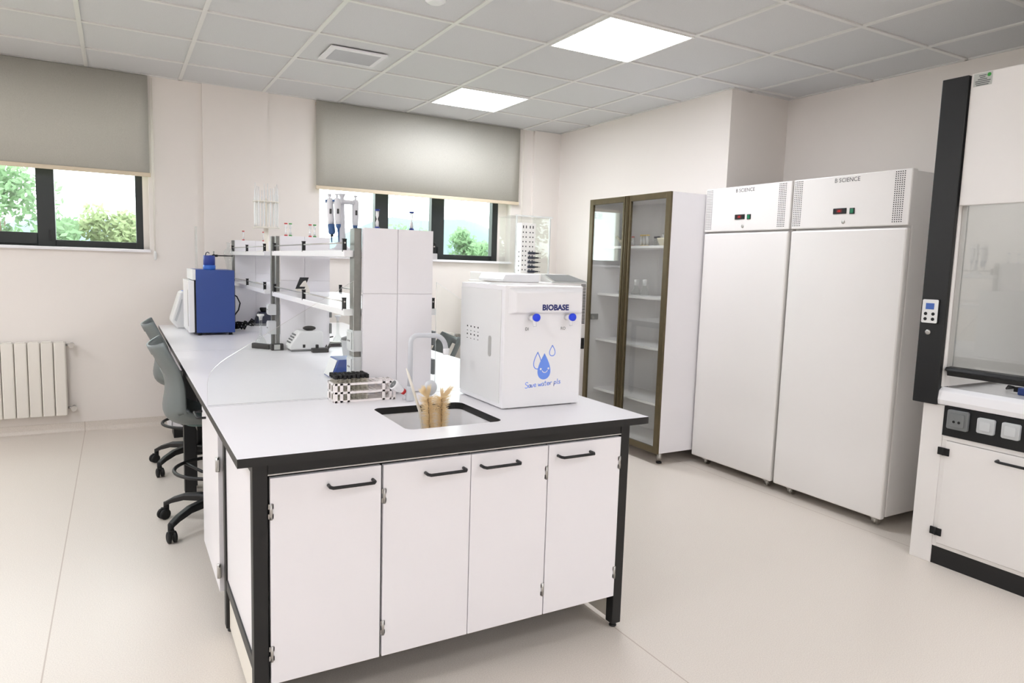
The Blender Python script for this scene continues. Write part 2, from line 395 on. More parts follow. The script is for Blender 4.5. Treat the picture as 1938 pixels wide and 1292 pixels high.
# ---- ceiling fixtures
def led(x, y, label, group=None):
    t = thing('ceiling_light', label, 'ceiling light', (x, y, H-.006), 0, group)
    f = MB(); a, b = .285, .298
    for (p, q, r, s_) in ((-b, b, -b, -a), (-b, b, a, b), (-b, -a, -a, a), (a, b, -a, a)): f.box(x+p, x+q, y+r, y+s_, H-.006, H+.006)
    obj('frame', f, 'tbar', t)
    obj('diffuser', B(x-a, x+a, y-a, y+a, H-.004, H+.004), 'led', t)
led(2.11, -.29, 'square LED ceiling panel above the tall white refrigerators')
led(2.11, 1.51, 'square LED ceiling panel nearer the window wall')
for x, y in ((-1.49, -.29), (-1.49, -2.09), (-3.29, 1.51), (-3.29, -.29), (-3.29, -3.89), (-1.49, -5.69), (.31, -5.69), (2.11, -3.89), (2.11, -5.69)):  # unseen panels added, spots chosen for the overall light level
    led(x, y, 'square LED ceiling panel outside the picture', 'LED panels outside the picture')
vt = thing('air_vent', 'square white ceiling vent with grey slats', 'vent', (.908, .93, H-.012))
f = MB()
for (p, q, r, s_) in ((.726, 1.089, .768, .815), (.726, 1.089, 1.062, 1.087), (.726, .766, .815, 1.062), (1.06, 1.089, .815, 1.062)): f.box(p, q, r, s_, H-.010, H-.001)
obj('frame', f, 'whiteg', vt, .002)
obj('backing', B(.766, 1.06, .815, 1.062, H-.0015, H-.001), 'hole', vt)
f = MB()
for i in range(13):
    y = .822+i*.0189; f.box(.768, 1.058, y-.006, y+.006, H-.009, H-.0075, rot=Matrix.Rotation(R(-35), 3, 'X'))
obj('slat', f, 'grey', vt)
sd = MB(); sd.lathe([(.035, -.03), (.05, -.024), (.055, -.008), (.055, 0)], (.955, -.30, H-.001), n=28); tag(obj('smoke_detector', sd, 'whiteg'), 'round white smoke detector on the ceiling, mostly cut off by picture top', 'smoke detector')

# ================================================================== ISLAND BENCH
TZ0, TZ = .775, .80
BX0, BX1 = -.19, 1.20
def leg_box(x0, x1, y0, y1, top=TZ0):
    m = MB(); m.box(x0, x1, y0, y1, .018, top); m.lathe([(.014, 0), (.014, .008), (.008, .01), (.008, .02)], ((x0+x1)/2, (y0+y1)/2, 0), n=12); return m
def pull(x0, x1, y, z, out=.032, r=.005):
    m = MB(); m.tube([(x0, y, z), (x0, y-out*.7, z), (x0+.006, y-out, z), (x0+.02, y-out, z), (x1-.02, y-out, z), (x1-.006, y-out, z), (x1, y-out*.7, z), (x1, y, z)], r, 10); return m
def hinge(x, y, z):
    m = MB(); m.cyl((x, y-.003, z-.023), (x, y-.003, z+.023), .0042, n=10); m.box(x-.007, x+.007, y-.002, y+.001, z-.021, z-.007); m.box(x-.007, x+.007, y-.002, y+.001, z+.007, z+.021); return m

# ---- sink unit
su = thing('sink_unit', 'white sink unit with black frame and four cupboard doors at the bench end', 'sink unit', (.505, -1.39, 0))
SY0, SY1 = -1.748, -1.034
hx0, hx1, hy0, hy1 = .333, .680, -1.612, -1.262
bm = bmesh.new()
outer = [bm.verts.new((x, y, TZ)) for x, y in ((BX0, SY0), (BX1, SY0), (BX1, SY1), (BX0, SY1))]
inner = [bm.verts.new((x, y, TZ)) for x, y in rrect(hx0, hx1, hy0, hy1, .03)]
ed = [bm.edges.new((l[i], l[(i+1) % len(l)])) for l in (outer, inner) for i in range(len(l))]
res = bmesh.ops.triangle_fill(bm, use_beauty=True, edges=ed)
tf = [x for x in bm.faces]
for x in tf:
    if x.normal.z < 0: x.normal_flip()
ext = bmesh.ops.extrude_face_region(bm, geom=tf)
for v in [e for e in ext['geom'] if isinstance(e, bmesh.types.BMVert)]: v.co.z = TZ0
bm.normal_update(); bmesh.ops.recalc_face_normals(bm, faces=bm.faces)
bm.verts.index_update(); wt = MB()
wt.add([v.co[:] for v in bm.verts], [tuple(v.index for v in f_.verts) for f_ in bm.faces])
wt.mi = [0 if f_.normal.z > .5 else 1 for f_ in bm.faces]; bm.free()
obj('worktop', wt, ['white', 'edge'], su)
# basin
bs = MB(); lv = [(TZ0, .0), (TZ0-.02, .004), (.60, .012), (.575, .03), (.57, .07)]
loops = [rrect(hx0-.004+d, hx1+.004-d, hy0-.004+d, hy1+.004-d, .032) for z, d in lv]
vs = []; fs = []; n = len(loops[0])
for (z, d), lp in zip(lv, loops): vs += [(x, y, z) for x, y in lp]
for j in range(len(lv)-1):
    for i in range(n): fs.append((j*n+i, (j+1)*n+i, (j+1)*n+(i+1) % n, j*n+(i+1) % n))
fs.append(tuple((len(lv)-1)*n+i for i in range(n))); bs.add(vs, fs, True)
basin = obj('sink_basin', bs, 'ceram', su)
dr = MB(); dr.lathe([(.03, 0), (.03, .003), (.02, .004)], (.506, -1.55, .571)); obj('drain', dr, 'steel', basin)
for x0, x1, y0, y1 in ((-.147, -.107, -1.712, -1.672), (1.107, 1.147, -1.712, -1.672), (-.147, -.107, -1.13, -1.09), (1.107, 1.147, -1.13, -1.09)):
    obj('leg', leg_box(x0, x1, y0, y1), 'black', su, .003)
fr = MB(); fr.box(-.107, 1.107, -1.710, -1.676, .737, TZ0); fr.box(-.107, 1.107, -1.128, -1.09, .737, TZ0)
for a in (-.145, 1.111): fr.box(a, a+.034, -1.672, -1.13, .737, TZ0); fr.box(a, a+.034, -1.672, -1.13, .16, .20)
obj('apron_frame', fr, 'black', su, .002)
obj('trim_strip', B(-.107, 1.107, -1.7125, -1.710, .7355, .739), 'alul', su)
cb = MB()
for x in (-.107, .212, .504, .795, 1.095): cb.box(x, x+.012, -1.690, -1.13, .135, .54 if x == .504 else .730)
cb.box(.504, .516, -1.690, -1.63, .54, .730)
cb.box(-.107, 1.107, -1.690, -1.13, .125, .137); cb.box(-.107, 1.107, -1.142, -1.13, .137, .730); cb.box(-.107, .3, -1.690, -1.13, .718, .730); cb.box(.71, 1.107, -1.690, -1.13, .718, .730)
obj('carcass', cb, ['black'], su)
obj('side_panel', B(-.140, -.128, -1.672, -1.13, .20, .737), 'white', su); obj('side_panel', B(1.128, 1.14, -1.672, -1.13, .20, .737), 'white', su)
obj('plinth_panel', B(-.135, -.125, -1.672, -1.13, .02, .16), 'ivory', su); obj('plinth_panel', B(1.125, 1.135, -1.672, -1.13, .02, .16), 'ivory', su)
for k, (a, b, hl, hr, hp) in enumerate(((-.102, .213, .057, .187, -.104), (.220, .507, .353, .481, .2185), (.5095, .796, .543, .676, .7965), (.800, 1.105, .836, .970, 1.106))):
    d = obj('door', B(a, b, -1.716, -1.698, .131, .7285), 'white', su, .0012)
    obj('handle', pull(hl, hr, -1.716, .689), 'black', d)
    for z in (.635, .223):
        obj('hinge', hinge(hp+(.004 if k < 2 else -.004), -1.714, z), 'steel', d)

# ---- bench modules behind the sink unit
def bench(y0, y1, label, legs):
    t = thing('lab_bench', label, 'lab bench', ((BX0+BX1)/2, (y0+y1)/2, 0), group='white lab bench modules')
    b_ = MB(); b_.box(BX0, BX1, y0, y1, TZ0, TZ, 1); b_.mi[-5] = 0
    obj('worktop', b_, ['white', 'edge'], t)
    for x0, x1, ya, yb in legs: obj('leg', leg_box(x0, x1, ya, yb), 'black', t, .003)
    f_ = MB()
    for x in (-.13, 1.10): f_.box(x, x+.04, y0+.09, y1-.06, .735, TZ0)
    f_.box(-.13, 1.14, y1-.10, y1-.06, .735, TZ0); f_.box(-.13, 1.14, y0+.06, y0+.09, .735, TZ0)
    obj('apron_frame', f_, 'black', t, .002); return t
bench(-1.032, .552, 'white topped lab bench joined to the back of the sink unit', [(-.155, -.096, .47, .53), (1.106, 1.165, .47, .53), (-.12, -.08, -1.0, -.96), (1.09, 1.13, -1.0, -.96)])
bench(.554, 2.17, 'white topped lab bench carrying the blue incubator, beside the window wall', [(-.12, -.08, 2.09, 2.13), (1.09, 1.13, 2.09, 2.13), (-.12, -.08, .59, .63), (1.09, 1.13, .59, .63)])
# ---- cabinets under the bench
bc = thing('base_cabinet', 'white under-bench cupboard beside the grey stools, its door facing the aisle', 'cabinet', (.1, -.83, .09))
cb = MB(); cb.box(-.138, .4, -1.055, -.56, .137, .725); obj('carcass', cb, 'black', bc)
d = obj('door', B(-.159, -.141, -1.065, -.55, .13, .728), 'white', bc, .0012)
hm = MB(); hm.tube([(-.159, -.70, .69), (-.182, -.70, .69), (-.19, -.693, .69), (-.19, -.577, .69), (-.182, -.57, .69), (-.159, -.57, .69)], .005); obj('handle', hm, 'black', d)
for z in (.60, .21):
    hm = MB(); hm.cyl((-.161, -1.068, z-.026), (-.161, -1.068, z+.026), .007, n=10); hm.box(-.163, -.158, -1.085, -1.05, z-.02, z+.02); obj('hinge', hm, 'steel', d)
for y in (-1.02, -.6):
    for x in (-.1, .36): obj('foot', MB().cyl((x, y, 0), (x, y, .137), .018), 'blackp', bc)
bc = thing('base_cabinet', 'white under-bench cupboard in the bench corner by the window wall', 'cabinet', (.1, 1.95, .09))
cb = MB(); cb.box(-.13, .4, 1.86, 2.07, .08, .725); obj('carcass', cb, ['white'], bc)
obj('door', B(-.155, -.133, 1.85, 2.08, .085, .728), 'white', bc, .0012)
obj('plinth', B(-.12, .4, 1.865, 2.06, 0, .08), 'black', bc)

# ---- reagent racks on the bench
def rack(posts, label, plates, rails):
    t = thing('reagent_rack', label, 'reagent shelving', (.5, (rails[0]+rails[-1])/2, TZ), group='two-tier reagent racks on the bench')
    for (a, b, p, q) in posts: obj('post', B(a, b, p, q, TZ, 1.449), 'alu', t, .002)
    for (a, b, yy, th, xj) in plates:
        m = MB(); g_ = .0012
        for (u, v) in ((a, xj-g_), (xj+g_, b)):
            for (z0, z1) in ((TZ+.002, 1.199-g_), (1.199+g_, 1.452)): m.box(u, v, yy, yy+th, z0, z1)
        m.box(a+.004, b-.004, yy+.004, yy+th-.001, TZ+.002, 1.448)
        obj('end_panel', m, 'white', t, .0008)
    for z0, z1 in ((1.338, 1.364), (1.111, 1.137)):
        sh = obj('shelf', B(.311, .70, rails[0]-.020, rails[-1]+.04, z0, z1), 'whiteg', t, .002)
        for x in (.318, .690):
            rl = MB(); rl.cyl((x, rails[0]-.01, z1+.028), (x, rails[-1]+.01, z1+.028), .0032, n=8); obj('guard_rail', rl, 'steel', sh)
            for y in rails:
                k = MB(); k.box(x-.0075, x+.0075, y-.006, y+.006, z1-.006, z1+.040); k.lathe([(.010, 0), (.010, .004)], (x, y, z1+.040), n=10); obj('rail_post', k, 'blackp', sh)
    return t
rk = rack([(.347, .376, -.990, -.93), (.615, .650, -.990, -.95), (.339, .358, .485, .518), (.60, .64, .492, .52)], 'reagent rack with two white shelves nearest the sink', [(.376, .664, -1.012, .02, .515), (.361, .643, .476, .014, .497)], (-.955, -.28, .418))
rk2 = rack([(.327, .346, .555, .59), (.60, .64, .555, .59), (.322, .340, 2.08, 2.12), (.60, .64, 2.10, 2.13)], 'reagent rack with two white shelves behind the blue incubator', [(.340, .65, 2.078, .014, .49)], (.72, 1.36, 2.03))
def socket(t, x0, x1, y0, y1, z0, z1):
    m = MB(); m.box(x0, x1, y0, y1, z0, z1); m.box(x0-.004, x0, y0+.006, y1-.006, z0+.006, z1-.006)
    s = obj('power_socket', m, 'socket', t, .002); h_ = MB(); yc, zc = (y0+y1)/2, (z0+z1)/2
    for dy in (-.009, .009): h_.cyl((x0-.0035, yc+dy, zc), (x0-.0046, yc+dy, zc), .004, n=8)
    obj('socket_hole', h_, 'hole', s)
for z0, z1 in ((.972, 1.054), (.872, .950)): socket(rk, .338, .377, -1.0, -.93, z0, z1)
for z0, z1 in ((1.0, 1.060), (.889, .963)): socket(rk, .300, .363, .49, .56, z0, z1)
for z0, z1 in ((.984, 1.016), (.889, .949)):
    m = MB(); m.box(.640, .654, .47, .513, z0, z1); obj('power_socket', m, 'greydk', rk, .002)
for z0, z1 in ((.863, .926), (.985, 1.044)):
    m = MB(); m.box(.682, .697, -.985, -.93, z0, z1); obj('power_socket', m, 'greydk', rk, .002)
# ---- clear side screens at the joint
def screen(mirror, label):
    k = lambda x: 1.01-x if mirror else x
    arc = [(-.185, .803), (-.1845, .885), (-.181, .905), (-.173, .922), (-.160, .938), (-.140, .956), (-.119, .971), (.334, 1.248), (.334, .803)]
    m = MB(); m.prism([(k(x), z) for x, z in arc], -1.030, -1.024, XZ, 0, 1)
    tag(obj('splash_screen', m, ['acryl', 'acryledge']), label, 'splash screen')
screen(False, 'clear acrylic splash screen on the stool side of the bench joint')
screen(True, 'clear acrylic splash screen on the refrigerator side of the bench joint')

# ================================================================== THINGS ON THE SINK UNIT
# ---- water dispenser
wd = thing('water_purifier', 'white box water purifier with blue taps and smiling water drop print', 'water purifier', (.925, -1.27, TZ))
DX0, DX1, DY0, DY1, DZ0, DZ1 = .757, 1.098, -1.4555, -1.095, TZ+.004, 1.254
obj('housing', B(DX0, DX1, DY0, DY1, DZ0, DZ1), 'whiteg', wd, .004)
for x in (DX0+.03, DX1-.03):
    for y in (DY0+.03, DY1-.03): obj('foot', MB().cyl((x, y, TZ), (x, y, DZ0+.002), .014), 'rubber', wd)
m = MB(); m.box(DX0-.003, DX0+.002, DY0+.022, DY1-.004, DZ0+.018, DZ1-.018)
sd_ = obj('side_door', m, 'cool', wd, .001)
m = MB()
for j in range(4):
    for i, z in enumerate((1.083, 1.066, 1.052, 1.036)):
        y = -1.162-.031*j; m.box(DX0-.0034, DX0-.0028, y-.004, y+.004, z-(.003 if i % 2 == 0 else .0012), z+(.003 if i % 2 == 0 else .0012))
obj('vent_hole', m, 'hole', sd_)
m = MB(); m.prism(rrect(-1.366, -1.343, .985, 1.063, .011), DX0-.0045, DX0-.0025, YZ); obj('recessed_grip', m, 'alul', sd_)
m = MB()   # protruding header with sloping sides
pr = [(.772, 1.247), (.772, 1.150), (1.0965, 1.150), (1.0965, 1.247)]; q = [(.792, 1.232), (.792, 1.158), (1.080, 1.158), (1.080, 1.232)]
vs = [(x, DY0+.001, z) for x, z in pr]+[(x, DY0-.022, z) for x, z in q]
m.add(vs, [(4, 5, 6, 7), (0, 1, 5, 4), (1, 2, 6, 5), (2, 3, 7, 6), (3, 0, 4, 7)]); hd = obj('header', m, 'whiteg', wd, .004)
m = MB(); text_into(m, 'BIOBASE', .0285, (.903, DY0-.0222, 1.166), (1, 0, 0), (0, 0, 1), bold=.0012, width=.116); obj('lettering', m, 'logo', hd)
for x in (.866, 1.024):
    m = MB(); m.cyl((x, DY0, 1.137), (x, DY0-.03, 1.137), .011); m.cyl((x, DY0-.028, 1.137), (x, DY0-.034, 1.108), .0075, .0065); tp = obj('tap', m, 'whiteg', wd)
    m = MB(); m.lathe([(.0135, 0), (.0145, .003), (.0145, .011), (.011, .014), (.004, .0145)], (x+.004, DY0-.030, 1.140), (0, -1, 0), 18); obj('tap_knob', m, 'knob', tp)
m = MB(); text_into(m, 'DI', .016, (.846, DY0, 1.090), (1, 0, 0), (0, 0, 1)); text_into(m, 'RO', .016, (1.001, DY0, 1.090), (1, 0, 0), (0, 0, 1)); obj('lettering', m, 'gprint', wd)
# printed drops and handwriting
def drop(cx, zt, zb, hw, k=24):
    L = zt-zb; pts = []
    for i in range(k+1):
        t = PI*i/k; pts.append((math.sin(t)*(math.sin(t/2)**1.25)*1.12, math.cos(t)))
    mxw = max(p[0] for p in pts); P = [(cx+hw*p[0]/mxw, (zt+zb)/2+L/2*p[1]) for p in pts]
    return P+[(2*cx-x, z) for x, z in P[-2:0:-1]]
def stroke(mb, pts, w_, y, closed=False, mi=0):
    n = len(pts); P = [Vector((p[0], p[1])) for p in pts]; vs = []; fs = []
    for i in range(n):
        a = P[(i-1) % n] if (closed or i > 0) else P[i]; b = P[(i+1) % n] if (closed or i < n-1) else P[i]
        t = (b-a).normalized() if (b-a).length > 0 else Vector((1, 0)); nn = Vector((-t.y, t.x))*w_/2
        vs += [(P[i].x+nn.x, y, P[i].y+nn.y), (P[i].x-nn.x, y, P[i].y-nn.y)]
    for i in range(n if closed else n-1):
        j = (i+1) % n; fs.append((2*i, 2*i+1, 2*j+1, 2*j))
    mb.add(vs, fs, False, mi)
YP = DY0-.0006
m = MB()
D = drop(.933, 1.004, .904, .0285); m.add([(x, YP, z) for x, z in D], [tuple(range(len(D)))])
stroke(m, drop(.903, 1.008, .945, .0165), .0035, YP-.0001, True); stroke(m, drop(.967, 1.032, .992, .0125), .0032, YP, True)
obj('printed_drops', m, 'print', wd)
m = MB(); m.lathe([(.0042, 0), (.0042, .0002)], (.918, YP-.0004, .944), (0, -1, 0), 14); m.lathe([(.0042, 0), (.0042, .0002)], (.952, YP-.0004, .945), (0, -1, 0), 14)
stroke(m, [(.936+.0115*math.cos(R(a)), .940+.0095*math.sin(R(a))) for a in range(190, 356, 15)], .0028, YP-.0005); obj('printed_smile', m, 'whiteg', wd)
G = {'S': [(.9, 1.25), (.6, 1.4), (.2, 1.25), (.15, .95), (.5, .75), (.85, .5), (.75, .1), (.35, -.05), (0, .1)],
     'a': [(.7, .65), (.4, .72), (.1, .45), (.1, .12), (.35, 0), (.65, .25), (.72, .65), (.7, .2), (.9, 0)],
     'v': [(.05, .7), (.3, 0), (.45, .1), (.75, .75)],
     'e': [(.1, .32), (.6, .42), (.6, .65), (.35, .72), (.1, .45), (.15, .1), (.4, 0), (.75, .12)],
     'w': [(0, .7), (.2, .02), (.45, .55), (.65, .02), (.95, .72)],
     't': [(.4, 1.2), (.35, .3), (.45, .02), (.65, .05)], 't2': [(.05, .78), (.75, .85)],
     'r': [(.1, .7), (.2, .02), (.25, .5), (.55, .72), (.8, .62)],
     'p': [(.2, .7), (.1, -.5), (.2, .45), (.5, .72), (.75, .45), (.6, .08), (.2, .08)],
     'l': [(.35, 1.35), (.3, .2), (.5, 0)],
     's': [(.65, .68), (.3, .7), (.2, .5), (.55, .3), (.5, .05), (.05, .02)]}
def smooth_pts(p, k=5):
    o = []
    for i in range(len(p)-1):
        a, b, c_, d_ = p[max(i-1, 0)], p[i], p[i+1], p[min(i+2, len(p)-1)]
        for j in range(k):
            t = j/k; o.append(tuple(.5*((2*b[q])+(-a[q]+c_[q])*t+(2*a[q]-5*b[q]+4*c_[q]-d_[q])*t*t+(-a[q]+3*b[q]-3*c_[q]+d_[q])*t**3) for q in (0, 1)))
    return o+[p[-1]]
m = MB(); cx = .852; sc = .0145
for ch in 'Save water pls':
    if ch == ' ': cx += .007; continue
    for key in ([ch, 't2'] if ch == 't' else [ch]):
        stroke(m, smooth_pts([(cx+u*sc, .876+(cx-.852)*.06+v*sc) for u, v in G[key]]), .0026, YP)
    cx += sc*(.98 if ch in 'Sw' else .62 if ch in 'l' else .82)
obj('printed_writing', m, 'print', wd)
# ---- faucet
fc = thing('faucet', 'tall pale grey swan neck faucet behind the sink', 'faucet', (.511, -1.172, TZ))
m = MB(); m.lathe([(.0165, 0), (.0165, .006), (.015, .012), (.0145, .05), (.012, .056)], (.511, -1.174, TZ)); obj('base', m, 'faucet', fc)
pts = [(.511, -1.172, .84), (.511, -1.172, 1.02)]+[(.511+.03-.03*math.cos(R(a)), -1.172, 1.02+.03*math.sin(R(a))) for a in range(15, 91, 15)]
pts += [(.60, -1.172, 1.048)]+[(.606+.05*math.sin(R(a)), -1.172, .998+.05*math.cos(R(a))) for a in range(10, 86, 12)]+[(.658, -1.172, .99)]
m = MB(); m.tube(pts, .0095, 14); obj('spout', m, 'faucet', fc)
m = MB(); m.lathe([(.011, 0), (.0125, .004), (.0125, .022), (.0105, .025)], (.659, -1.172, .972)); obj('nozzle', m, 'whiteg', fc)
# ---- eyewash head
ew = thing('eyewash_nozzle', 'white eyewash nozzle with red band leaning beside the faucet', 'eyewash', (.485, -1.165, TZ))
ax = Vector((-.80, -.12, .58)).normalized(); p = Vector((.520, -1.158, .812))
m = MB(); m.lathe([(.009, .02), (.009, .03), (.0105, .034), (.0105, .048), (.013, .052), (.020, .085), (.0205, .092), (.016, .0935)], p, ax, 22); m.cyl((.498, -1.148, TZ), (.503, -1.159, .826), .008); obj('body', m, 'whiteg', ew)
m = MB(); m.lathe([(.0112, .034), (.0112, .046)], p, ax, 22); obj('band', m, 'red', ew)
m = MB(); m.lathe([(.0155, .0925), (.0155, .0945), (.004, .0935)], p, ax, 22); obj('spray_face', m, 'greydk', ew)
# ---- tube rack and vials
tr = thing('tube_rack', 'white plastic tube rack left half full of black capped vials', 'test tube rack', (.345, -1.08, TZ))
RX0, RX1, RY0, RY1 = .236, .470, -1.122, -1.037
def plate(z, th):
    m = MB(); nx, ny = 14, 5; px, py = (RX1-RX0)/nx, (RY1-RY0)/ny; bw = .0018
    for i in range(nx+1): m.box(RX0+i*px-bw, RX0+i*px+bw, RY0, RY1, z, z+th)
    for j in range(ny+1): m.box(RX0, RX1, RY0+j*py-bw, RY0+j*py+bw, z, z+th)
    return m
for z in (.866, .837): obj('grid_plate', plate(z, .004), 'rackw', tr)
obj('base_plate', B(RX0-.002, RX1+.002, RY0-.002, RY1+.002, TZ, TZ+.006), 'rackw', tr, .001)
for y0 in (RY0-.003, RY1-.001):
    m = MB()
    for a, b in ((RX0-.003, RX0+.011), (.256, .268), (.283, .294), (.418, .430), (.447, .455), (RX1-.008, RX1+.003)): m.box(a, b, y0, y0+.004, TZ, .872)
    for z0, z1 in ((TZ, .808), (.832, .841), (.864, .872)): m.box(RX0, RX1, y0, y0+.004, z0, z1)
    obj('side_frame', m, 'rackw', tr, .0008)
for x in (RX0-.003, RX1-.001):
    m = MB()
    for a, b in ((RY0, RY0+.012), (RY0+.038, RY0+.047), (RY1-.012, RY1)): m.box(x, x+.004, a, b, TZ, .872)
    for z0, z1 in ((TZ, .808), (.832, .841), (.864, .872)): m.box(x, x+.004, RY0, RY1, z0, z1)
    obj('end_frame', m, 'rackw', tr, .0008)
px, py = (RX1-RX0)/14, (RY1-RY0)/5
def vial(x, y, z):
    t = thing('vial', 'clear glass vial with black cap standing in the white tube rack', 'vial', (x, y, z), group='black capped vials in the tube rack')
    m = MB(); m.lathe([(.0055, 0), (.0058, .004), (.0058, .078), (.0045, .084)], (x, y, z), n=12); obj('tube', m, 'vial', t)
    m = MB(); m.lathe([(.0076, .080), (.0078, .081), (.0078, .093), (.0072, .0945)], (x, y, z), n=12); obj('cap', m, 'rubber', t); return t
V0 = None
for i in range(8):
    for j in range(5):
        x, y, z = RX0+(i+.5)*px, RY0+(j+.5)*py, TZ+.0065+random.uniform(0, .003)
        if V0 is None: V0 = vial(x, y, z)
        else: c_ = copy_tree(V0); c_.location = (x, y, z)
# ---- brushes in the sink
def brush(p0, p1, r0_, r1_, n, label, tufts):
    p0, p1 = Vector(p0), Vector(p1); d = (p1-p0); L = d.length; d.normalize()
    t = thing('bottle_brush', label, 'brush', p0, group='natural bristle brushes in the sink'); a = d.orthogonal().normalized(); b = d.cross(a)
    m = MB(); m.tube([p0, p0.lerp(p1, .5)+a*.002, p1], .0022, 6); obj('wire_stem', m, 'wire', t)
    m = MB()
    for i in range(n):
        k = .10+.86*random.random(); c0 = p0.lerp(p1, k); th = random.uniform(0, 2*PI); rr = (r0_+(r1_-r0_)*k)*random.uniform(.55, 1.1)
        o_ = a*math.cos(th)+b*math.sin(th); tip = c0+o_*rr+d*rr*random.uniform(.05, .45); s_ = d.cross(o_)*.0007
        m.add([c0+s_, c0-s_, tip-s_*.6, tip+s_*.6], [(0, 1, 2, 3)])
        s2 = d*.0007; m.add([c0+s2, c0-s2, tip-s2*.6, tip+s2*.6], [(0, 1, 2, 3)])
    for (dx, dy, dz, nn) in tufts:
        e = Vector((dx, dy, dz))
        for i in range(nn):
            j = Vector([random.uniform(-1, 1) for _ in range(3)])*.007; tip = p1+e*random.uniform(.7, 1.05)+j; st = p1-d*.012+j*.3
            s_ = e.cross(Vector((.3, -1, .2))).normalized()*.0007; m.add([st+s_, st-s_, tip-s_*.5, tip+s_*.5], [(0, 1, 2, 3)])
    obj('bristles', m, 'bristle', t)
brush((.498, -1.435, .575), (.484, -1.412, .868), .017, .034, 2000, 'natural bristle bottle brush in the sink, left of the pair', [(-.020, .0, .030, 120), (.006, 0, .030, 90), (-.03, 0, .018, 70)])
brush((.526, -1.44, .575), (.538, -1.412, .866), .017, .032, 2000, 'natural bristle bottle brush in the sink, right of the pair', [(.036, -.004, .024, 110), (.030, 0, .004, 80), (.0, 0, .02, 60)])
hb = MB(); hb.tube([(.505, -1.39, .574), (.476, -1.36, .80), (.44, -1.342, .925), (.432, -1.338, .952)], [.0035, .0055, .005, .002], 10); tag(obj('stirring_stick', hb, 'ivory'), 'thin pale stick leaning out of the sink behind the brushes', 'stick')
cp = MB(); cp.sphere((.545, -1.29, .868), .026, 20, 10, sc=(1.0, .55, 1.1)); cp.cyl((.545, -1.29, .85), (.54, -1.31, .574), .006); tag(obj('sponge_dabber', cp, 'faucet'), 'pale grey round headed dabber standing in the sink behind the brushes', 'dabber')

# ================================================================== THINGS ON THE BENCH
# ---- blue incubator
ib = thing('incubator', 'blue boxy incubator with white front door on the bench', 'incubator', (.107, 1.55, TZ))
m = MB(); m.box(-.002, .236, 1.352, 1.76, .817, 1.234); obj('housing', m, 'blue', ib, .003)
m = MB(); m.box(-.022, -.002, 1.352, 1.76, 1.165, 1.234); obj('control_panel', m, 'cool', ib, .003)
m = MB(); m.box(-.012, -.002, 1.354, 1.758, .817, 1.163); obj('door_seal', m, 'rubber', ib)
d = obj('door', B(-.048, -.012, 1.352, 1.76, .82, 1.161), 'whiteg', ib, .004)
obj('door_recess', B(-.0488, -.0478, 1.385, 1.41, .86, 1.10), 'greydk', d)
for x in (.02, .21):
    for y in (1.375, 1.73): obj('foot', MB().cyl((x, y, TZ), (x, y, .818), .012), 'rubber', ib)
# bottle on it
bt = thing('reagent_bottle', 'squat blue capped bottle standing on the blue incubator', 'bottle', (.088, 1.42, 1.2345))
m = MB(); m.lathe([(.038, 0), (.039, .003), (.039, .028), (.036, .03)], (.088, 1.42, 1.2345), n=24); obj('body', m, 'bluelt', bt)
m = MB(); m.lathe([(.0355, .03), (.037, .034), (.0365, .09), (.034, .094)], (.088, 1.42, 1.2345), n=24); obj('cap', m, 'bluedk', bt)
m = MB(); m.tube([(.065, 1.42, 1.3285), (.07, 1.42, 1.345), (.08, 1.42, 1.35), (.09, 1.42, 1.342)], .003, 8); obj('loop', m, 'navy', bt)
# retort stand with clamp, separating funnel
rs = thing('retort_stand', 'retort stand with black clamp behind the blue incubator', 'stand', (.17, 1.90, TZ))
obj('base', B(.09, .30, 1.83, 1.99, TZ, .812), 'greydk', rs, .002)
m = MB(); m.cyl((.17, 1.90, .81), (.17, 1.90, 1.36), .005); obj('rod', m, 'steel', rs)
m = MB(); m.sphere((.17, 1.888, 1.328), .011); m.tube([(.14, 1.888, 1.326), (.20, 1.888, 1.329), (.30, 1.895, 1.329)], .0042, 8); m.tube([(.158, 1.888, 1.327), (.195, 1.888, 1.328)], .0085, 10); obj('clamp', m, 'rubber', rs)
m = MB(); m.lathe([(.004, -.215), (.006, -.15), (.02, -.07), (.033, -.015), (.034, .02), (.024, .042), (.0115, .052), (.0115, .08), (.017, .092)], (.275, 1.92, 1.335), n=24)
tag(obj('separating_funnel', m, 'labglass'), 'clear glass separating funnel held in the clamp behind the blue incubator', 'glass funnel')
m = MB(); m.lathe([(.03, 0), (.03, .005), (.008, .010), (.0085, .014), (.0085, .73), (.011, .738)], (.067, 2.05, TZ), n=18)
for i in range(22): m.box(.063, .068 if i % 5 else .071, 2.0408, 2.0414, TZ+.10+.028*i, TZ+.1018+.028*i, 1)
tag(obj('graduated_cylinder', m, ['labglass', 'grey']), 'tall thin graduated glass cylinder near the window wall corner', 'measuring cylinder')
# white hooded device
wc = thing('uv_viewer', 'white hooded benchtop device tapering upward beside the blue incubator', 'lab device', (-.05, 1.95, TZ))
m = MB(); pr = [(-.082, .800), (-.122, .850), (-.118, .875), (-.062, 1.055), (-.045, 1.066), (.03, 1.066), (.03, .80)]
m.prism(pr, 1.87, 2.08, XZ); obj('housing', m, 'cool', wc, .012)
m = MB(); m.prism([(-.086, .85), (-.060, .93), (-.045, 1.01), (-.052, 1.01), (-.075, .93), (-.10, .86)], 1.8685, 1.871, XZ); obj('side_panel', m, 'grey', wc)
m = MB(); m.lathe([(.022, 0), (.022, .003)], (-.025, 1.96, 1.0655), n=18); obj('button', m, 'print', wc)
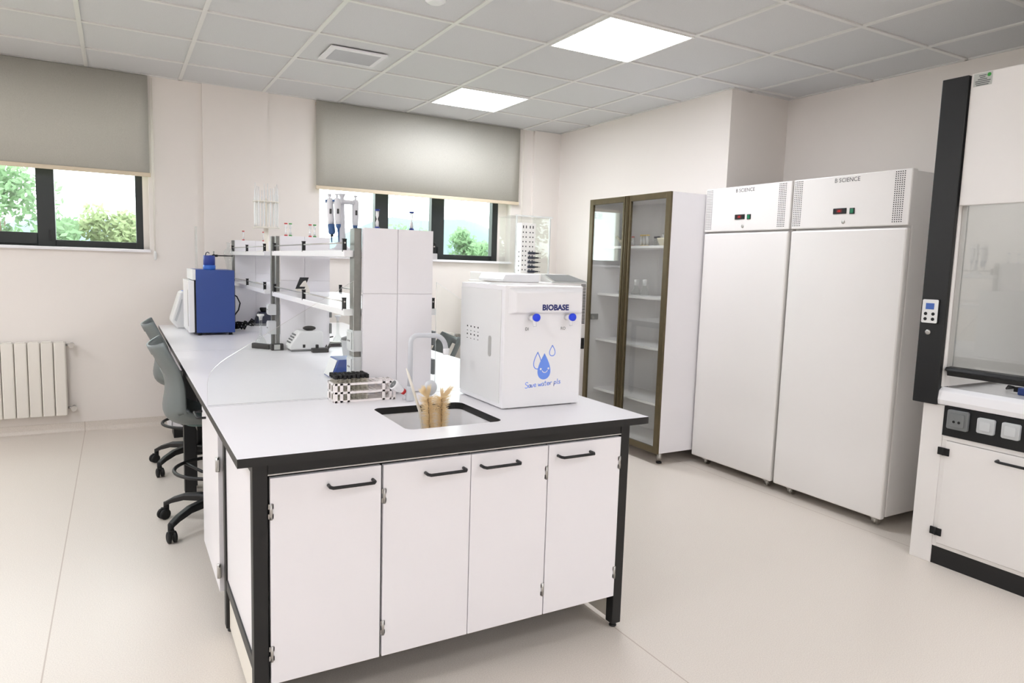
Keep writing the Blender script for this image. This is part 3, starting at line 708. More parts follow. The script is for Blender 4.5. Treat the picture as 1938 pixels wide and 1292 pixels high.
# mixer (dark) far corner
dm = thing('vortex_mixer', 'dark navy wedge shaped vortex mixer in front of the far shelf panel', 'mixer', (.535, 2.03, TZ))
m = MB(); vs = [(.468, 1.97, .818), (.604, 1.97, .818), (.604, 2.08, .818), (.468, 2.08, .818), (.50, 1.985, .905), (.575, 1.985, .905), (.575, 2.06, .905), (.50, 2.06, .905)]
m.add(vs, [(0, 3, 2, 1), (4, 5, 6, 7), (0, 1, 5, 4), (1, 2, 6, 5), (2, 3, 7, 6), (3, 0, 4, 7)]); obj('housing', m, 'navy', dm, .006)
obj('base', B(.466, .606, 1.968, 2.08, TZ, .8185), 'greydk', dm, .002)
m = MB(); m.lathe([(.018, 0), (.024, .008), (.030, .026), (.026, .034)], (.537, 2.02, .9045), n=20); obj('cup', m, 'rubber', dm)
# cords
def coil(c, r, n, seed, h_=.03):
    rd = random.Random(seed); pts = []
    for i in range(n):
        a = i*.55; rr = r*(.45+.55*rd.random()); pts.append((c[0]+rr*math.cos(a), c[1]+rr*.9*math.sin(a), c[2]+.006+h_*rd.random()))
    o = []
    for i in range(len(pts)-1):
        for j in range(3): o.append(Vector(pts[i]).lerp(Vector(pts[i+1]), j/3))
    return o
pc = MB(); pc.tube([(.236, 1.70, 1.06), (.26, 1.70, 1.062), (.30, 1.72, 1.04), (.325, 1.74, .99), (.315, 1.75, .94), (.285, 1.74, .90), (.27, 1.72, .87), (.28, 1.70, .84)]+coil((.31, 1.68, TZ), .055, 40, 3, .05), .0048, 6)
pc.tube([(.236, 1.70, 1.06), (.262, 1.70, 1.062)], .010, 8)
obj('power_cord', pc, 'rubber', ib)
pc = MB(); pc.tube([(.475, 2.05, .83), (.45, 2.03, .85), (.43, 2.0, .83)]+coil((.405, 1.90, TZ), .045, 26, 5, .04), .0045, 6)
obj('power_cord', pc, 'rubber', dm)
# volumetric flasks
def flask(x, y, s, capm, label, z=TZ):
    t = thing('volumetric_flask', label, 'flask', (x, y, z), group='volumetric flasks on the bench')
    m = MB(); m.lathe([(.022*s, 0), (.031*s, .006*s), (.034*s, .018*s), (.028*s, .036*s), (.012*s, .062*s), (.0085*s, .078*s), (.008*s, .172*s)], (x, y, z), n=24); obj('body', m, 'labglass', t)
    m = MB(); m.lathe([(.0085*s, .160*s), (.012*s, .182*s), (.0205*s, .186*s), (.0205*s, .196*s), (.008*s, .197*s)], (x, y, z), n=20); obj('stopper', m, capm, t)
flask(.284, .668, .98, 'cool', 'clear volumetric flask with white stopper on the stool side of the bench')
# adapters
pa = thing('power_adapter', 'black power adapter with pale label lying by the shelf post', 'power adapter', (.33, .50, TZ))
m = MB(); m.box(.305, .372, .45, .485, TZ, .838); obj('housing', m, 'blackp', pa, .003)
m = MB(); m.box(.319, .352, .4485, .4495, .805, .834); obj('label', m, 'paper', pa)
m = MB(); m.prism([(.22, .60), (.30, .50), (.315, .52), (.24, .63)], TZ, .83, XY); tag(obj('power_adapter', m, 'blackp', bevel=.004), 'longer black power adapter lying in front of the volumetric flask', 'power adapter')
# white vortex mixer near
vm = thing('vortex_mixer', 'pale grey vortex mixer with sloped keypad and black pad on the bench', 'mixer', (.48, .42, TZ))
m = MB(); m.prism([(.388, .812), (.386, .834), (.436, .908), (.448, .917), (.565, .917), (.575, .905), (.578, .812)], .36, .47, XZ); obj('housing', m, 'cool', vm, .008)
m = MB(); m.prism([(.398, .800), (.398, .813), (.566, .813), (.566, .800)], .37, .46, XZ); obj('base', m, 'greydk', vm)
m = MB(); m.sphere((.506, .405, .930), .037, 24, 10, sc=(1, .8, .36)); m.cyl((.506, .405, .915), (.506, .405, .925), .02); obj('shaking_pad', m, 'rubber', vm)
m = MB()
for i in range(4):
    for j in range(3):
        k = .2+.19*i; m.sphere((.386+.05*k-.003, .385+.03*j, .834+.074*k+.004), .0055, 8, 6)
obj('keypad', m, 'greydk', vm)
m = MB(); m.box(.459, .473, .3585, .3605, .823, .841); obj('power_inlet', m, 'hole', vm)
pa = thing('power_adapter', 'black plug adapter with cord in front of the pale grey vortex mixer', 'power adapter', (.544, .31, TZ))
m = MB(); m.prism(rrect(.497, .590, .285, .335, .012), TZ, .825, XY); m.box(.518, .534, .297, .312, .825, .846); obj('housing', m, 'blackp', pa, .003)
pc = MB(); pc.tube([(.589, .31, .812), (.60, .32, .83), (.615, .36, .835), (.62, .40, .83)]+coil((.615, .40, TZ), .02, 16, 9, .035), .0035, 6); obj('power_cord', pc, 'rubber', pa)
# balance with flask
bl = thing('balance', 'flat dark portable balance on the far side of the bench', 'balance', (.715, .60, TZ))
obj('housing', B(.662, .765, .54, .66, TZ, .820), 'blackp', bl, .004)
m = MB(); m.lathe([(.038, 0), (.038, .004)], (.715, .61, .820), n=24); obj('pan', m, 'steel', bl)
m = MB(); m.box(.725, .755, .5385, .5402, .806, .815); obj('display', m, 'greydk', bl)
m = MB(); m.box(.655, .675, .60, .62, .82, .866); m.tube([(.675, .61, .85), (.70, .61, .855)], .004); tag(obj('power_plug', m, 'blackp', bevel=.002), 'black plug on the flat dark balance', 'plug')
flask(.748, .68, .92, 'whiteg', 'clear volumetric flask standing beside the flat dark balance, white stopper')
# tub
tb_ = thing('plastic_tub', 'pale grey plastic tub with lid behind the shelf post', 'tub', (.618, -.10, TZ))
m = MB(); m.lathe([(.052, 0), (.055, .004), (.066, .105), (.071, .108), (.071, .116), (.064, .116)], (.618, -.10, TZ), n=32); obj('body', m, 'grey', tb_)
m = MB(); m.lathe([(.068, .116), (.066, .124), (.045, .132), (.02, .135)], (.618, -.10, TZ), n=32); obj('lid', m, 'greydk', tb_)
# blue stirrer
bd = thing('hotplate_stirrer', 'small blue device with sloped pale front behind the vial rack', 'stirrer', (.43, -.53, TZ))
m = MB(); m.prism([(.366, .80), (.396, .884), (.50, .884), (.50, .80)], -.60, -.46, XZ); obj('housing', m, 'blue', bd, .004)
m = MB(); m.add([(.3655, -.59, .806), (.3655, -.47, .806), (.3935, -.47, .880), (.3935, -.59, .880)], [(0, 1, 2, 3)]); 
m.v = [(x-.001, y, z+.0004) for x, y, z in m.v]; obj('control_panel', m, 'cool', bd)
m = MB(); m.lathe([(.008, 0), (.008, .01)], (.45, -.601, .835), (0, -1, 0), 14); obj('dial', m, 'navy', bd)
# ---- sand timers
def timer(x, y, z, cap, sand, label, s=1):
    t = thing('sand_timer', label, 'sand timer', (x, y, z), group='sand timers on the shelf panels')
    m = MB(); m.lathe([(.0062, .006), (.0062, .024), (.0016, .036), (.0062, .048), (.0062, .066)], (x, y, z), n=12); obj('glass', m, 'opal', t)
    for q in (0, .0665):
        m = MB(); m.lathe([(.0095, q), (.0095, q+.006)], (x, y, z), n=14); obj('cap', m, cap, t)
    m = MB(); m.lathe([(.0054, .0065), (.0054, .019), (.002, .024)], (x, y, z), n=12); obj('sand', m, sand, t)
PT = 1.452
timer(.404, 2.086, PT, 'red', 'red', 'red sand timer on the far panel, standing nearer the incubator')
timer(.553, 2.086, PT, 'red', 'red', 'red sand timer on the far panel, standing next to the glass pipette carousel')
timer(.394, .484, PT, 'red', 'pink', 'red capped sand timer of the left red and green pair on the middle panel')
timer(.419, .484, PT, 'green', 'green', 'green sand timer of the left red and green pair on the middle panel')
timer(.530, .484, PT, 'red', 'pink', 'red capped sand timer of the right red and green pair on the middle panel')
timer(.556, .484, PT, 'green', 'green', 'green sand timer of the right red and green pair on the middle panel')
timer(.433, -1.002, PT, 'bluedk', 'bluedk', 'blue sand timer on the nearest white panel, closer to the pipette stand')
timer(.574, -1.002, PT, 'bluedk', 'bluedk', 'blue sand timer on the nearest white panel, standing over its right half')
# ---- micropipette stand and pipettes on the upper shelf
SZ = 1.3645
ps = thing('pipette_stand', 'white round pipette stand with trumpet top on the upper shelf', 'pipette stand', (.383, -.69, SZ))
m = MB(); m.lathe([(.055, 0), (.055, .004), (.03, .012), (.018, .03)], (.383, -.69, SZ), n=28); obj('base', m, 'pipgrey', ps)
m = MB(); m.lathe([(.017, .02), (.0125, .12), (.010, .20), (.011, .206), (.009, .212), (.008, .222), (.014, .234), (.015, .238)], (.383, -.69, SZ), n=18); obj('column', m, 'pipgrey', ps)
m = MB()
for a in range(6):
    t = R(60*a+10); m.box(.383, .383+.058, -.694, -.686, SZ+.196, SZ+.210, rot=Matrix.Rotation(t, 3, 'Z'), piv=(.383, -.69, SZ+.2))
m.lathe([(.05, .198), (.053, .200), (.053, .208), (.05, .210), (.046, .208), (.046, .2)], (.383, -.69, SZ), n=28); obj('carousel_arm', m, 'pipgrey', ps)
def pipette(x, y, label, thick=False, lean=0):
    t = thing('micropipette', label, 'pipette', (x, y, SZ), group='micropipettes hanging on the stand')
    q = Matrix.Rotation(lean, 4, 'Y'); top = Vector((x, y, SZ+.205)); ax_ = (q.to_3x3()@Vector((0, 0, 1)))
    P = lambda h_: top+ax_*h_
    m = MB(); m.lathe([(.0115, 0), (.0135, .02), (.014, .085), (.0125, .102), (.010, .106)], P(-.097), ax_, 14); b_ = obj('handle', m, 'pipgrey', t)
    m = MB(); m.box(P(0).x-.004, P(0).x+.004, y-.016, y-.010, P(0).z-.055, P(0).z-.035); obj('display', m, 'screen', b_)
    m = MB(); m.box(P(0).x-.018, P(0).x+.010, y-.005, y+.005, P(0).z-.006, P(0).z+.002); obj('finger_rest', m, 'pipblue', t)
    m = MB(); m.cyl(P(.008), P(.022), .004, n=10); m.lathe([(.0045, .02), (.0085, .023), (.0085, .027)], P(0), ax_, 12); obj('plunger', m, 'pipgrey', t)
    m = MB()
    m.lathe([(.0145, 0), (.0145, -.034), (.0105, -.042)][::-1] if thick else [(.0018, -.075), (.0042, -.03), (.0055, -.018), (.010, -.010), (.011, 0)], P(-.097), ax_, 14); obj('shaft', m, 'pipblue', t)
    if thick:
        m = MB(); m.lathe([(.006, -.052), (.006, -.041)], P(-.097), ax_, 12); obj('tip', m, 'rubber', t)
pipette(.326, -.71, 'micropipette with broad blue lower end hanging at the stool side', True, R(-4))
pipette(.349, -.738, 'micropipette with slim blue shaft hanging beside the broad blue one', False, R(-3))
pipette(.433, -.715, 'micropipette hanging alone on the window side of the stand')
pipette(.345, -.64, 'micropipette mostly hidden behind the two at the stool side', False, R(-3))
# ---- glass pipette carousel on the far upper shelf
gc = thing('pipette_carousel', 'ivory two-tier carousel holding upright glass pipettes', 'pipette rack', (.46, 1.45, SZ))
cx, cy = .46, 1.45
m = MB(); m.lathe([(.06, 0), (.06, .006), (.018, .012), (.0155, .02), (.0155, .17), (.008, .172), (.008, .36), (.010, .365)], (cx, cy, SZ), n=24); obj('column', m, 'ivory', gc)
for h_ in (.163, .338):
    m = MB(); m.lathe([(.07, 0), (.086, .001), (.088, .004), (.086, .008), (.07, .009)], (cx, cy, SZ+h_), n=36); obj('holder_disc', m, 'ivory', gc)
for i, hh in enumerate((.30, .275, .31, .26, .285, .25, .30, .27, .29, .262, .28, .27)):
    a = 2*PI*i/12+.2; x, y = cx+.076*math.cos(a), cy+.076*math.sin(a); m = MB()
    m.lathe([(.0018, 0), (.0048, .03), (.0048, hh-.05), (.0026, hh-.04), (.0022, hh)], (x, y, SZ+.168), n=10)
    tag(obj('glass_pipette', m, 'opal'), 'glass pipette standing upright in the ivory carousel', 'glass pipette', 'glass pipettes in the ivory carousel')
# ---- small display unit on the lower shelf
ph = thing('digital_timer', 'small white stand with tilted black screen on the lower shelf', 'digital timer', (.452, .35, 1.1375))
m = MB(); m.prism([(.425, 1.1375), (.492, 1.1375), (.492, 1.150), (.470, 1.205), (.458, 1.20), (.418, 1.152)], .33, .37, XZ); obj('stand', m, 'ivory', ph, .002)
rot = Matrix.Rotation(R(22), 3, 'Y')
Tt = MB(); Tt.add([(.412, .327, 1.160), (.462, .327, 1.160), (.490, .345, 1.222), (.441, .345, 1.222), (.412, .333, 1.157), (.462, .333, 1.157), (.490, .351, 1.219), (.441, .351, 1.219)], [(0, 1, 2, 3), (7, 6, 5, 4), (0, 4, 5, 1), (1, 5, 6, 2), (2, 6, 7, 3), (3, 7, 4, 0)])
obj('screen', Tt, 'screen', ph)

# ================================================================== STOOLS
def make_stool(loc, rotz, label):
    t = thing('lab_stool', label, 'stool', loc, rotz, 'grey plastic lab stools round the bench')
    prof = [(-.30, .905), (-.282, .865), (-.258, .815), (-.235, .765), (-.226, .715), (-.230, .665), (-.238, .615), (-.232, .575), (-.205, .545), (-.16, .528), (-.10, .520), (-.03, .515), (.05, .512), (.12, .515), (.17, .520), (.20, .512)]
    sp = []
    for i in range(len(prof)-1):
        a, b, c_, d_ = prof[max(i-1, 0)], prof[i], prof[i+1], prof[min(i+2, len(prof)-1)]
        for j in range(2):
            s = j/2; sp.append(tuple(.5*((2*b[q])+(-a[q]+c_[q])*s+(2*a[q]-5*b[q]+4*c_[q]-d_[q])*s*s+(-a[q]+3*b[q]-3*c_[q]+d_[q])*s**3) for q in (0, 1)))
    sp.append(prof[-1]); P = []; n = len(sp)
    for i, (x, z) in enumerate(sp):
        x2, z2 = sp[min(i+1, n-1)]; x1, z1 = sp[max(i-1, 0)]; tx, tz = x2-x1, z2-z1; l = math.hypot(tx, tz); nx, nz = -tz/l, tx/l
        k = i/(n-1); wrap = .065+.035*math.exp(-((k-.5)/.14)**2)-.05*max(0, (k-.6)/.4); hw = .195+.02*math.sin(PI*k)
        if k < .08: hw -= .02*(1-k/.08)
        row = []
        for j in range(17):
            q = -1+j/8; wv = wrap*abs(q)**2.6; row.append((x+nx*wv, q*hw*(1-.05*abs(q)**4), z+nz*wv))
        P.append(row)
    m = MB(); m.grid(P, .010, skip=lambda i, j: i in (2, 3, 4) and 5 <= j <= 10); obj('shell', m, 'chair', t, local=True)
    m = MB(); m.prism(rrect(-.15, .15, -.14, .14, .06), .527, .540, XY); obj('seat_pad', m, 'seatpad', t, .004, local=True)
    m = MB(); m.cyl((0, 0, .30), (0, 0, .50), .014); m.cyl((0, 0, .07), (0, 0, .31), .025); m.box(-.10, .10, -.06, .06, .49, .508)
    m.tube([(.02, -.03, .495), (.03, -.16, .49), (.03, -.20, .492)], .005, 8); obj('gas_column', m, 'blackp', t, local=True)
    m = MB(); m.tube([(.20*math.cos(R(a)), .20*math.sin(R(a)), .285) for a in range(0, 360, 10)], .009, 8, closed=True)
    for a in range(45, 405, 90): m.tube([(.02*math.cos(R(a)), .02*math.sin(R(a)), .245), (.10*math.cos(R(a)), .10*math.sin(R(a)), .25), (.20*math.cos(R(a)), .20*math.sin(R(a)), .283)], .008, 8)
    m.lathe([(.032, .23), (.032, .262)], (0, 0, 0), n=16); obj('foot_ring', m, 'blackp', t, local=True)
    m = MB(); m.lathe([(.045, .075), (.05, .09), (.045, .125), (.03, .14)], (0, 0, 0), n=20)
    for k in range(5):
        a = R(180+36+72*k); c_, s_ = math.cos(a), math.sin(a); vs = []; fs = []
        st = [(.03, .118, .026, .02), (.10, .128, .024, .018), (.18, .122, .021, .016), (.245, .100, .019, .014), (.285, .078, .017, .012)]
        for (r_, z, hw, hh) in st:
            for (p, q) in ((-1, -1), (1, -1), (1, .6), (.6, 1), (-.6, 1), (-1, .6)): vs.append((r_*c_-p*hw*s_, r_*s_+p*hw*c_, z+q*hh))
        for i in range(len(st)-1):
            for j in range(6): fs.append((i*6+j, i*6+(j+1) % 6, (i+1)*6+(j+1) % 6, (i+1)*6+j))
        fs.append(tuple(24+j for j in range(6))); m.add(vs, fs, False)
    obj('star_base', m, 'blackp', t, .004, local=True)
    for k in range(5):
        a = R(180+36+72*k); x, y = .283*math.cos(a), .283*math.sin(a); m = MB(); b_ = a+R(65); ax_ = Vector((-math.sin(b_), math.cos(b_), 0)); c0 = Vector((x+.014*math.cos(b_), y+.014*math.sin(b_), .027))
        for e in (-1, 1): m.lathe([(.02, 0), (.027, .003), (.027, .014), (.02, .017)], c0+ax_*(.004 if e > 0 else -.004), ax_*e, 16)
        m.cyl((x, y, .04), (x, y, .085), .013, n=12); m.box(c0.x-.012, c0.x+.012, c0.y-.012, c0.y+.012, .038, .058); obj('caster', m, 'rubber', t, local=True)
    return t
st = make_stool((-.035, 0, 0), 0, 'grey plastic swivel stool tucked under the bench, nearer the sink unit')
dup(st, (-.03, 1.09, 0), 0, 'grey plastic swivel stool tucked under the bench, nearer the window wall')
low = dup(st, (1.14, .40, 0), PI-.12, 'grey plastic stool on the refrigerator side, its backrest showing behind the faucet')
for ch_ in low.children:
    if ch_.name.split('.')[0] in ('shell', 'seat_pad', 'gas_column'): ch_.location.z -= .05      # set lower than the others

# ================================================================== FREEZE DRYER BEHIND
ly = thing('lab_instrument', 'tall white instrument with clear acrylic chamber left of the glass cabinet', 'lab instrument', (2.71, 1.65, 0))
obj('housing', B(2.30, 3.12, 1.30, 2.02, .03, 1.19), 'whitem', ly, .006)
for x in (2.36, 3.06):
    for y in (1.36, 1.96): obj('foot', MB().cyl((x, y, 0), (x, y, .032), .03), 'rubber', ly)
m = MB()
for i in range(26): m.box(3.035, 3.085, 1.2985, 1.3005, .84+i*.0133, .847+i*.0133)
obj('vent_slot', m, 'hole', ly)
obj('switch_plate', B(3.05, 3.085, 1.292, 1.301, .62, .715), 'rubber', ly)
m = MB(); m.prism([(2.255, 1.212), (2.28, 1.252), (2.60, 1.258), (2.60, 1.225), (2.60, 1.19), (2.255, 1.19)], 1.29, 1.72, XZ); obj('top_tray', m, 'whiteg', ly, .004)
m = MB(); m.add([(2.735, 1.30, 1.198), (3.12, 1.30, 1.198), (3.12, 1.62, 1.255), (2.82, 1.62, 1.255), (2.735, 1.30, 1.19), (3.12, 1.30, 1.19), (3.12, 1.62, 1.19), (2.82, 1.62, 1.19)], [(0, 1, 2, 3), (0, 4, 5, 1), (1, 5, 6, 2), (2, 6, 7, 3), (3, 7, 4, 0)]); lid = obj('sloped_lid', m, 'alul', ly, .003)
m = MB(); m.add([(2.775, 1.318, 1.2028), (3.10, 1.318, 1.2028), (3.10, 1.60, 1.2530), (2.845, 1.60, 1.2530)], [(0, 1, 2, 3)]); m.v = [(x, y, z+.0008) for x, y, z in m.v]; obj('lid_glass', m, 'greydk', lid)
obj('top_deck', B(2.31, 3.10, 1.62, 2.0, 1.19, 1.258), 'whitem', ly, .004)
m = MB(); ch = (2.575, 2.93, 1.66, 1.96)
for a in ((ch[0], ch[0]+.006, ch[2], ch[3]), (ch[1]-.006, ch[1], ch[2], ch[3]), (ch[0], ch[1], ch[2], ch[2]+.006), (ch[0], ch[1], ch[3]-.006, ch[3])): m.box(a[0], a[1], a[2], a[3], 1.258, 1.75)
m.box(ch[0]-.012, ch[1]+.012, ch[2]-.012, ch[3]+.012, 1.75, 1.76); obj('acrylic_chamber', m, ['acryl', 'acryledge'], ly)
m = MB()
for x in (ch[0], ch[1]-.012): m.box(x, x+.012, ch[2]-.002, ch[2]+.01, 1.258, 1.752)
m.box(ch[0]-.012, ch[1]+.012, ch[2]-.013, ch[2]-.011, 1.748, 1.762); obj('chamber_edge', m, 'acryledge', ly)
pg = obj('perforated_rack', B(2.655, 2.80, 1.70, 1.80, 1.2585, 1.70), 'rackw', ly, .003)
m = MB()
for (x, k) in ((2.672, 10), (2.702, 10), (2.742, 10), (2.772, 10)):
    for i in range(k):
        z = 1.29+i*.041; m.box(x-.0045, x+.0045, 1.6985, 1.7005, z-.006, z+(.006 if i < 9 else .018))
for i in range(5): m.box(2.6535, 2.6555, 1.73, 1.74, 1.275+i*.041, 1.289+i*.041)
obj('rack_hole', m, 'hole', pg)
for i in range(5):
    z = 1.276+.0405*i; m = MB(); m.cyl((2.725, 1.69, z), (2.795, 1.69, z), .011, n=12); v = obj('valve', m, 'navy', ly)
    m = MB(); m.cyl((2.795, 1.69, z), (2.835, 1.69, z), .008, .005, n=12); m.sphere((2.848, 1.69, z), .004, 8, 6); obj('valve_stem', m, 'rubber', v)

# ================================================================== GLASS CABINET
gk = thing('glass_cabinet', 'tall white cabinet with bronze framed glass doors beside refrigerators', 'cabinet', (3.05, .31, 0))
CX0, CX1, CY0, CY1, CZ0, CZ1 = 2.722, 3.40, -.132, .752, .082, 1.838
m = MB(); m.box(CX0, CX1, CY0, CY0+.018, CZ0, CZ1); m.box(CX0, CX1, CY1-.018, CY1, CZ0, CZ1); m.box(CX0, CX1, CY0+.018, CY1-.018, CZ0, CZ0+.018); m.box(CX0, CX1, CY0+.018, CY1-.018, CZ1-.018, CZ1)
obj('carcass', m, 'white', gk); obj('back_panel', B(CX1-.30, CX1-.29, CY0+.018, CY1-.018, CZ0+.018, CZ1-.018), 'white', gk)
for z in (1.492, 1.135, .785, .398): obj('shelf', B(2.79, CX1-.30, CY0+.019, CY1-.019, z-.018, z), 'white', gk, .001)
for x in (CX0+.05, CX1-.05):
    for y in (CY0+.05, CY1-.05):
        m = MB(); m.cyl((x, y, .01), (x, y, CZ0), .017); l = obj('leg', m, 'steel', gk); m = MB(); m.cyl((x, y, 0), (x, y, .012), .019); obj('leg_cap', m, 'rubber', l)
ym = .311
for k, (a, b) in enumerate(((CY0-.003, ym-.0015), (ym+.0015, CY1+.003))):
    f = MB(); fw = .042; x0, x1 = 2.700, 2.720
    for (p, q, r_, s_) in ((a, a+fw, CZ0-.002, CZ1), (b-fw, b, CZ0-.002, CZ1)): f.box(x0, x1, p, q, r_, s_)
    f.box(x0, x1, a+fw, b-fw, CZ0-.002, CZ0+fw); f.box(x0, x1, a+fw, b-fw, CZ1-fw, CZ1)
    d = obj('door', f, 'bronze', gk, .002)
    obj('door_pane', B(2.708, 2.713, a+fw-.004, b-fw+.004, CZ0+fw-.004, CZ1-fw+.004), 'cabglass', d)
    hy = (ym-.022, ym-.003) if k == 0 else (ym+.003, ym+.022); hp = MB()
    for i in range(3): u = hy[0]+(hy[1]-hy[0])*i/2.4; hp.box(x0-.012+.004*abs(i-1), x0+.002, u, u+.005, CZ0, CZ1-.002)
    obj('grip_profile', hp, 'bronze', d, .001)
    for z in (.95, 1.72, .25):
        hm = MB(); yy = CY0+.018 if k == 0 else CY1-.018; e = 1 if k == 0 else -1
        hm.box(2.724, 2.80, min(yy, yy+e*.012), max(yy, yy+e*.012), z-.022, z+.022); hm.lathe([(.02, 0), (.02, .008)], (2.735, yy+e*.03, z), (1, 0, 0), 16); obj('hinge', hm, 'greydk', d, .002)
# contents
Z1, Z2 = 1.4925, 1.1355
m = MB(); m.lathe([(.022, 0), (.026, .004), (.045, .04), (.050, .052), (.046, .052), (.03, .012), (.001, .008)], (2.93, .60, Z1), n=28); cm = thing('casserole_dish', 'cream casserole dish with upturned spout on the cabinet top shelf', 'dish', (2.93, .60, Z1)); obj('bowl', m, 'mortar', cm)
m = MB(); m.tube([(2.93, .645, Z1+.045), (2.93, .68, Z1+.06), (2.93, .705, Z1+.078)], [.007, .009, .010], 10); obj('handle', m, 'mortar', cm)
mo = thing('mortar', 'cream mortar with white pestle on the cabinet top shelf', 'mortar', (2.93, .155, Z1))
m = MB(); m.lathe([(.028, 0), (.032, .004), (.052, .042), (.056, .058), (.050, .058), (.03, .014), (.001, .010)], (2.93, .155, Z1), n=28); obj('bowl', m, 'mortar', mo)
m = MB(); m.tube([(2.93, .15, Z1+.02), (2.925, .165, Z1+.06), (2.925, .175, Z1+.088)], [.011, .006, .008], 10); m.sphere((2.925, .175, Z1+.09), .010); obj('pestle', m, 'ceram', mo)
def jar(x, y, z, r, h_, c1, c2, label, cat, nm, grp=None):
    t = thing(nm, label, cat, (x, y, z), group=grp); m = MB(); m.lathe([(r*.8, .006), (r*.8, h_-.006)], (x, y, z), n=14); obj('glass', m, c1, t)
    for q in (0, h_-.008):
        m = MB(); m.lathe([(r, q), (r, q+.008)], (x, y, z), n=14); obj('cap', m, c2, t)
    m = MB(); m.lathe([(r*.68, .0085), (r*.68, .026), (r*.2, .034)], (x, y, z), n=12); obj('sand', m, c2, t)
for y, k in ((.395, 'leftmost'), (.365, 'middle'), (.325, 'rightmost')):
    jar(2.92, y, Z1, .0125, .085, 'opal', 'yellow', 'yellow sand timer on the cabinet top shelf, %s of three' % k, 'sand timer', 'sand_timer', 'yellow sand timers in the cabinet')
jar(2.92, .495, Z1, .011, .075, 'opal', 'red', 'red sand timer on the cabinet top shelf behind the middle frame', 'sand timer', 'sand_timer')
for y in (.275, .245):
    t = thing('specimen_jar', 'clear jar with dark lid on the cabinet top shelf between timers and mortar', 'jar', (2.95, y, Z1), group='dark lidded jars in the cabinet'); m = MB(); m.lathe([(.011, 0), (.012, .002), (.012, .06)], (2.95, y, Z1), n=14); obj('glass', m, 'labglass', t)
    m = MB(); m.lathe([(.0135, .06), (.0135, .072)], (2.95, y, Z1), n=14); obj('lid', m, 'navy', t)
for y, k in ((.585, 'leftmost of three'), (.43, 'middle of three'), (.335, 'rightmost of three')):
    t = thing('conical_flask', 'white stoppered conical flask on the cabinet second shelf, %s' % k, 'flask', (2.92, y, Z2), group='conical flasks in the cabinet'); m = MB()
    m.lathe([(.034, 0), (.038, .004), (.038, .012), (.015, .062), (.013, .085)], (2.92, y, Z2), n=24); obj('body', m, 'labglass', t)
    m = MB(); m.lathe([(.0145, .07), (.018, .112), (.012, .116)], (2.92, y, Z2), n=18); obj('stopper', m, 'ceram', t)
m = MB(); m.lathe([(.02, 0), (.03, .018), (.028, .02), (.018, .003)], (2.90, .03, Z2), n=20); tag(obj('evaporating_dish', m, 'ceram'), 'tiny white dish at the right end of the cabinet second shelf', 'dish')

# ================================================================== REFRIGERATORS
def fridge(y0, y1, label):
    """y0 = window side, y1 = hood side"""
    t = thing('refrigerator', label, 'refrigerator', (3.5, (y0+y1)/2, 0), group='white laboratory refrigerators')
    X0, X1 = 3.050, 3.97
    obj('cabinet_body', B(X0, X1, y1+.004, y0-.004, .060, 1.862), 'whitem', t, .006)
    d = obj('door', B(3.008, X0-.006, y1+.002, y0-.004, .052, 1.577), 'whitem', t, .010)
    obj('door_gasket', B(X0-.007, X0+.001, y1+.014, y0-.014, .066, 1.565), 'greydk', d)
    hd = obj('header_panel', B(3.010, X0+.004, y1, y0, 1.588, 1.870), 'whitem', t, .006)
    xf = 3.0094
    for yc in (y0-.036, y1+.062):
        m = MB()
        for i in range(5):
            for j in range(24):
                y = yc-.023+i*.0115; z = 1.607+j*.0109; m.box(xf-.0003, xf, y-.0026, y+.0026, z-.0026, z+.0026)
        obj('perforation', m, 'hole', hd)
    yc = (y0+y1)/2
    m = MB(); text_into(m, 'B SCIENCE', .032, (xf, yc+.082, 1.832), (0, -1, 0), (0, 0, 1), width=.150); obj('lettering', m, 'gprint', hd)
    m = MB(); m.box(xf-.004, xf+.002, yc-.002, yc+.078, 1.661, 1.692); dp = obj('display', m, 'blackp', hd, .002)
    m = MB(); m.box(xf-.0046, xf-.0038, yc+.022, yc+.056, 1.668, 1.686); obj('red_window', m, mredk(), dp)
    m = MB(); text_into(m, '-08', .016, (xf-.0047, yc+.052, 1.671), (0, -1, 0), (0, 0, 1)); obj('digits', m, 'ledred', dp)
    m = MB(); m.box(xf-.004, xf+.002, yc-.050, yc-.022, 1.658, 1.690); sw = obj('switch', m, 'blackp', hd, .001); m = MB(); m.box(xf-.006, xf-.0035, yc-.046, yc-.026, 1.662, 1.686); obj('rocker', m, 'grsw', sw, .001)
    m = MB(); m.lathe([(.010, 0), (.010, .003), (.004, .0035)], (xf+.001, yc+.012, 1.617), (-1, 0, 0), 18); obj('lock', m, 'steel', hd)
    for y in (y0-.095, y1+.065):
        m = MB(); m.cyl((3.075, y-.011, .026), (3.075, y+.011, .026), .025, n=18); m.box(3.055, 3.09, y-.016, y+.016, .048, .061); m.box(3.055, 3.085, y-.017, y-.012, .02, .05); m.box(3.055, 3.085, y+.012, y+.017, .02, .05); m.box(3.035, 3.06, y-.01, y+.01, .04, .046); obj('caster', m, 'steel', t)
        m = MB(); m.cyl((3.9, y-.011, .026), (3.9, y+.011, .026), .025, n=18); m.box(3.88, 3.92, y-.016, y+.016, .05, .061); obj('caster', m, 'steel', t)
_rk = []
def mredk():
    if not _rk: M_['redwin'] = mat('dark_red_window', (92, 24, 28), .3); _rk.append(1)
    return 'redwin'
fridge(-.140, -.824, 'white single door refrigerator next to the glass cabinet')
fridge(-.838, -1.540, 'white single door refrigerator next to the fume hood')

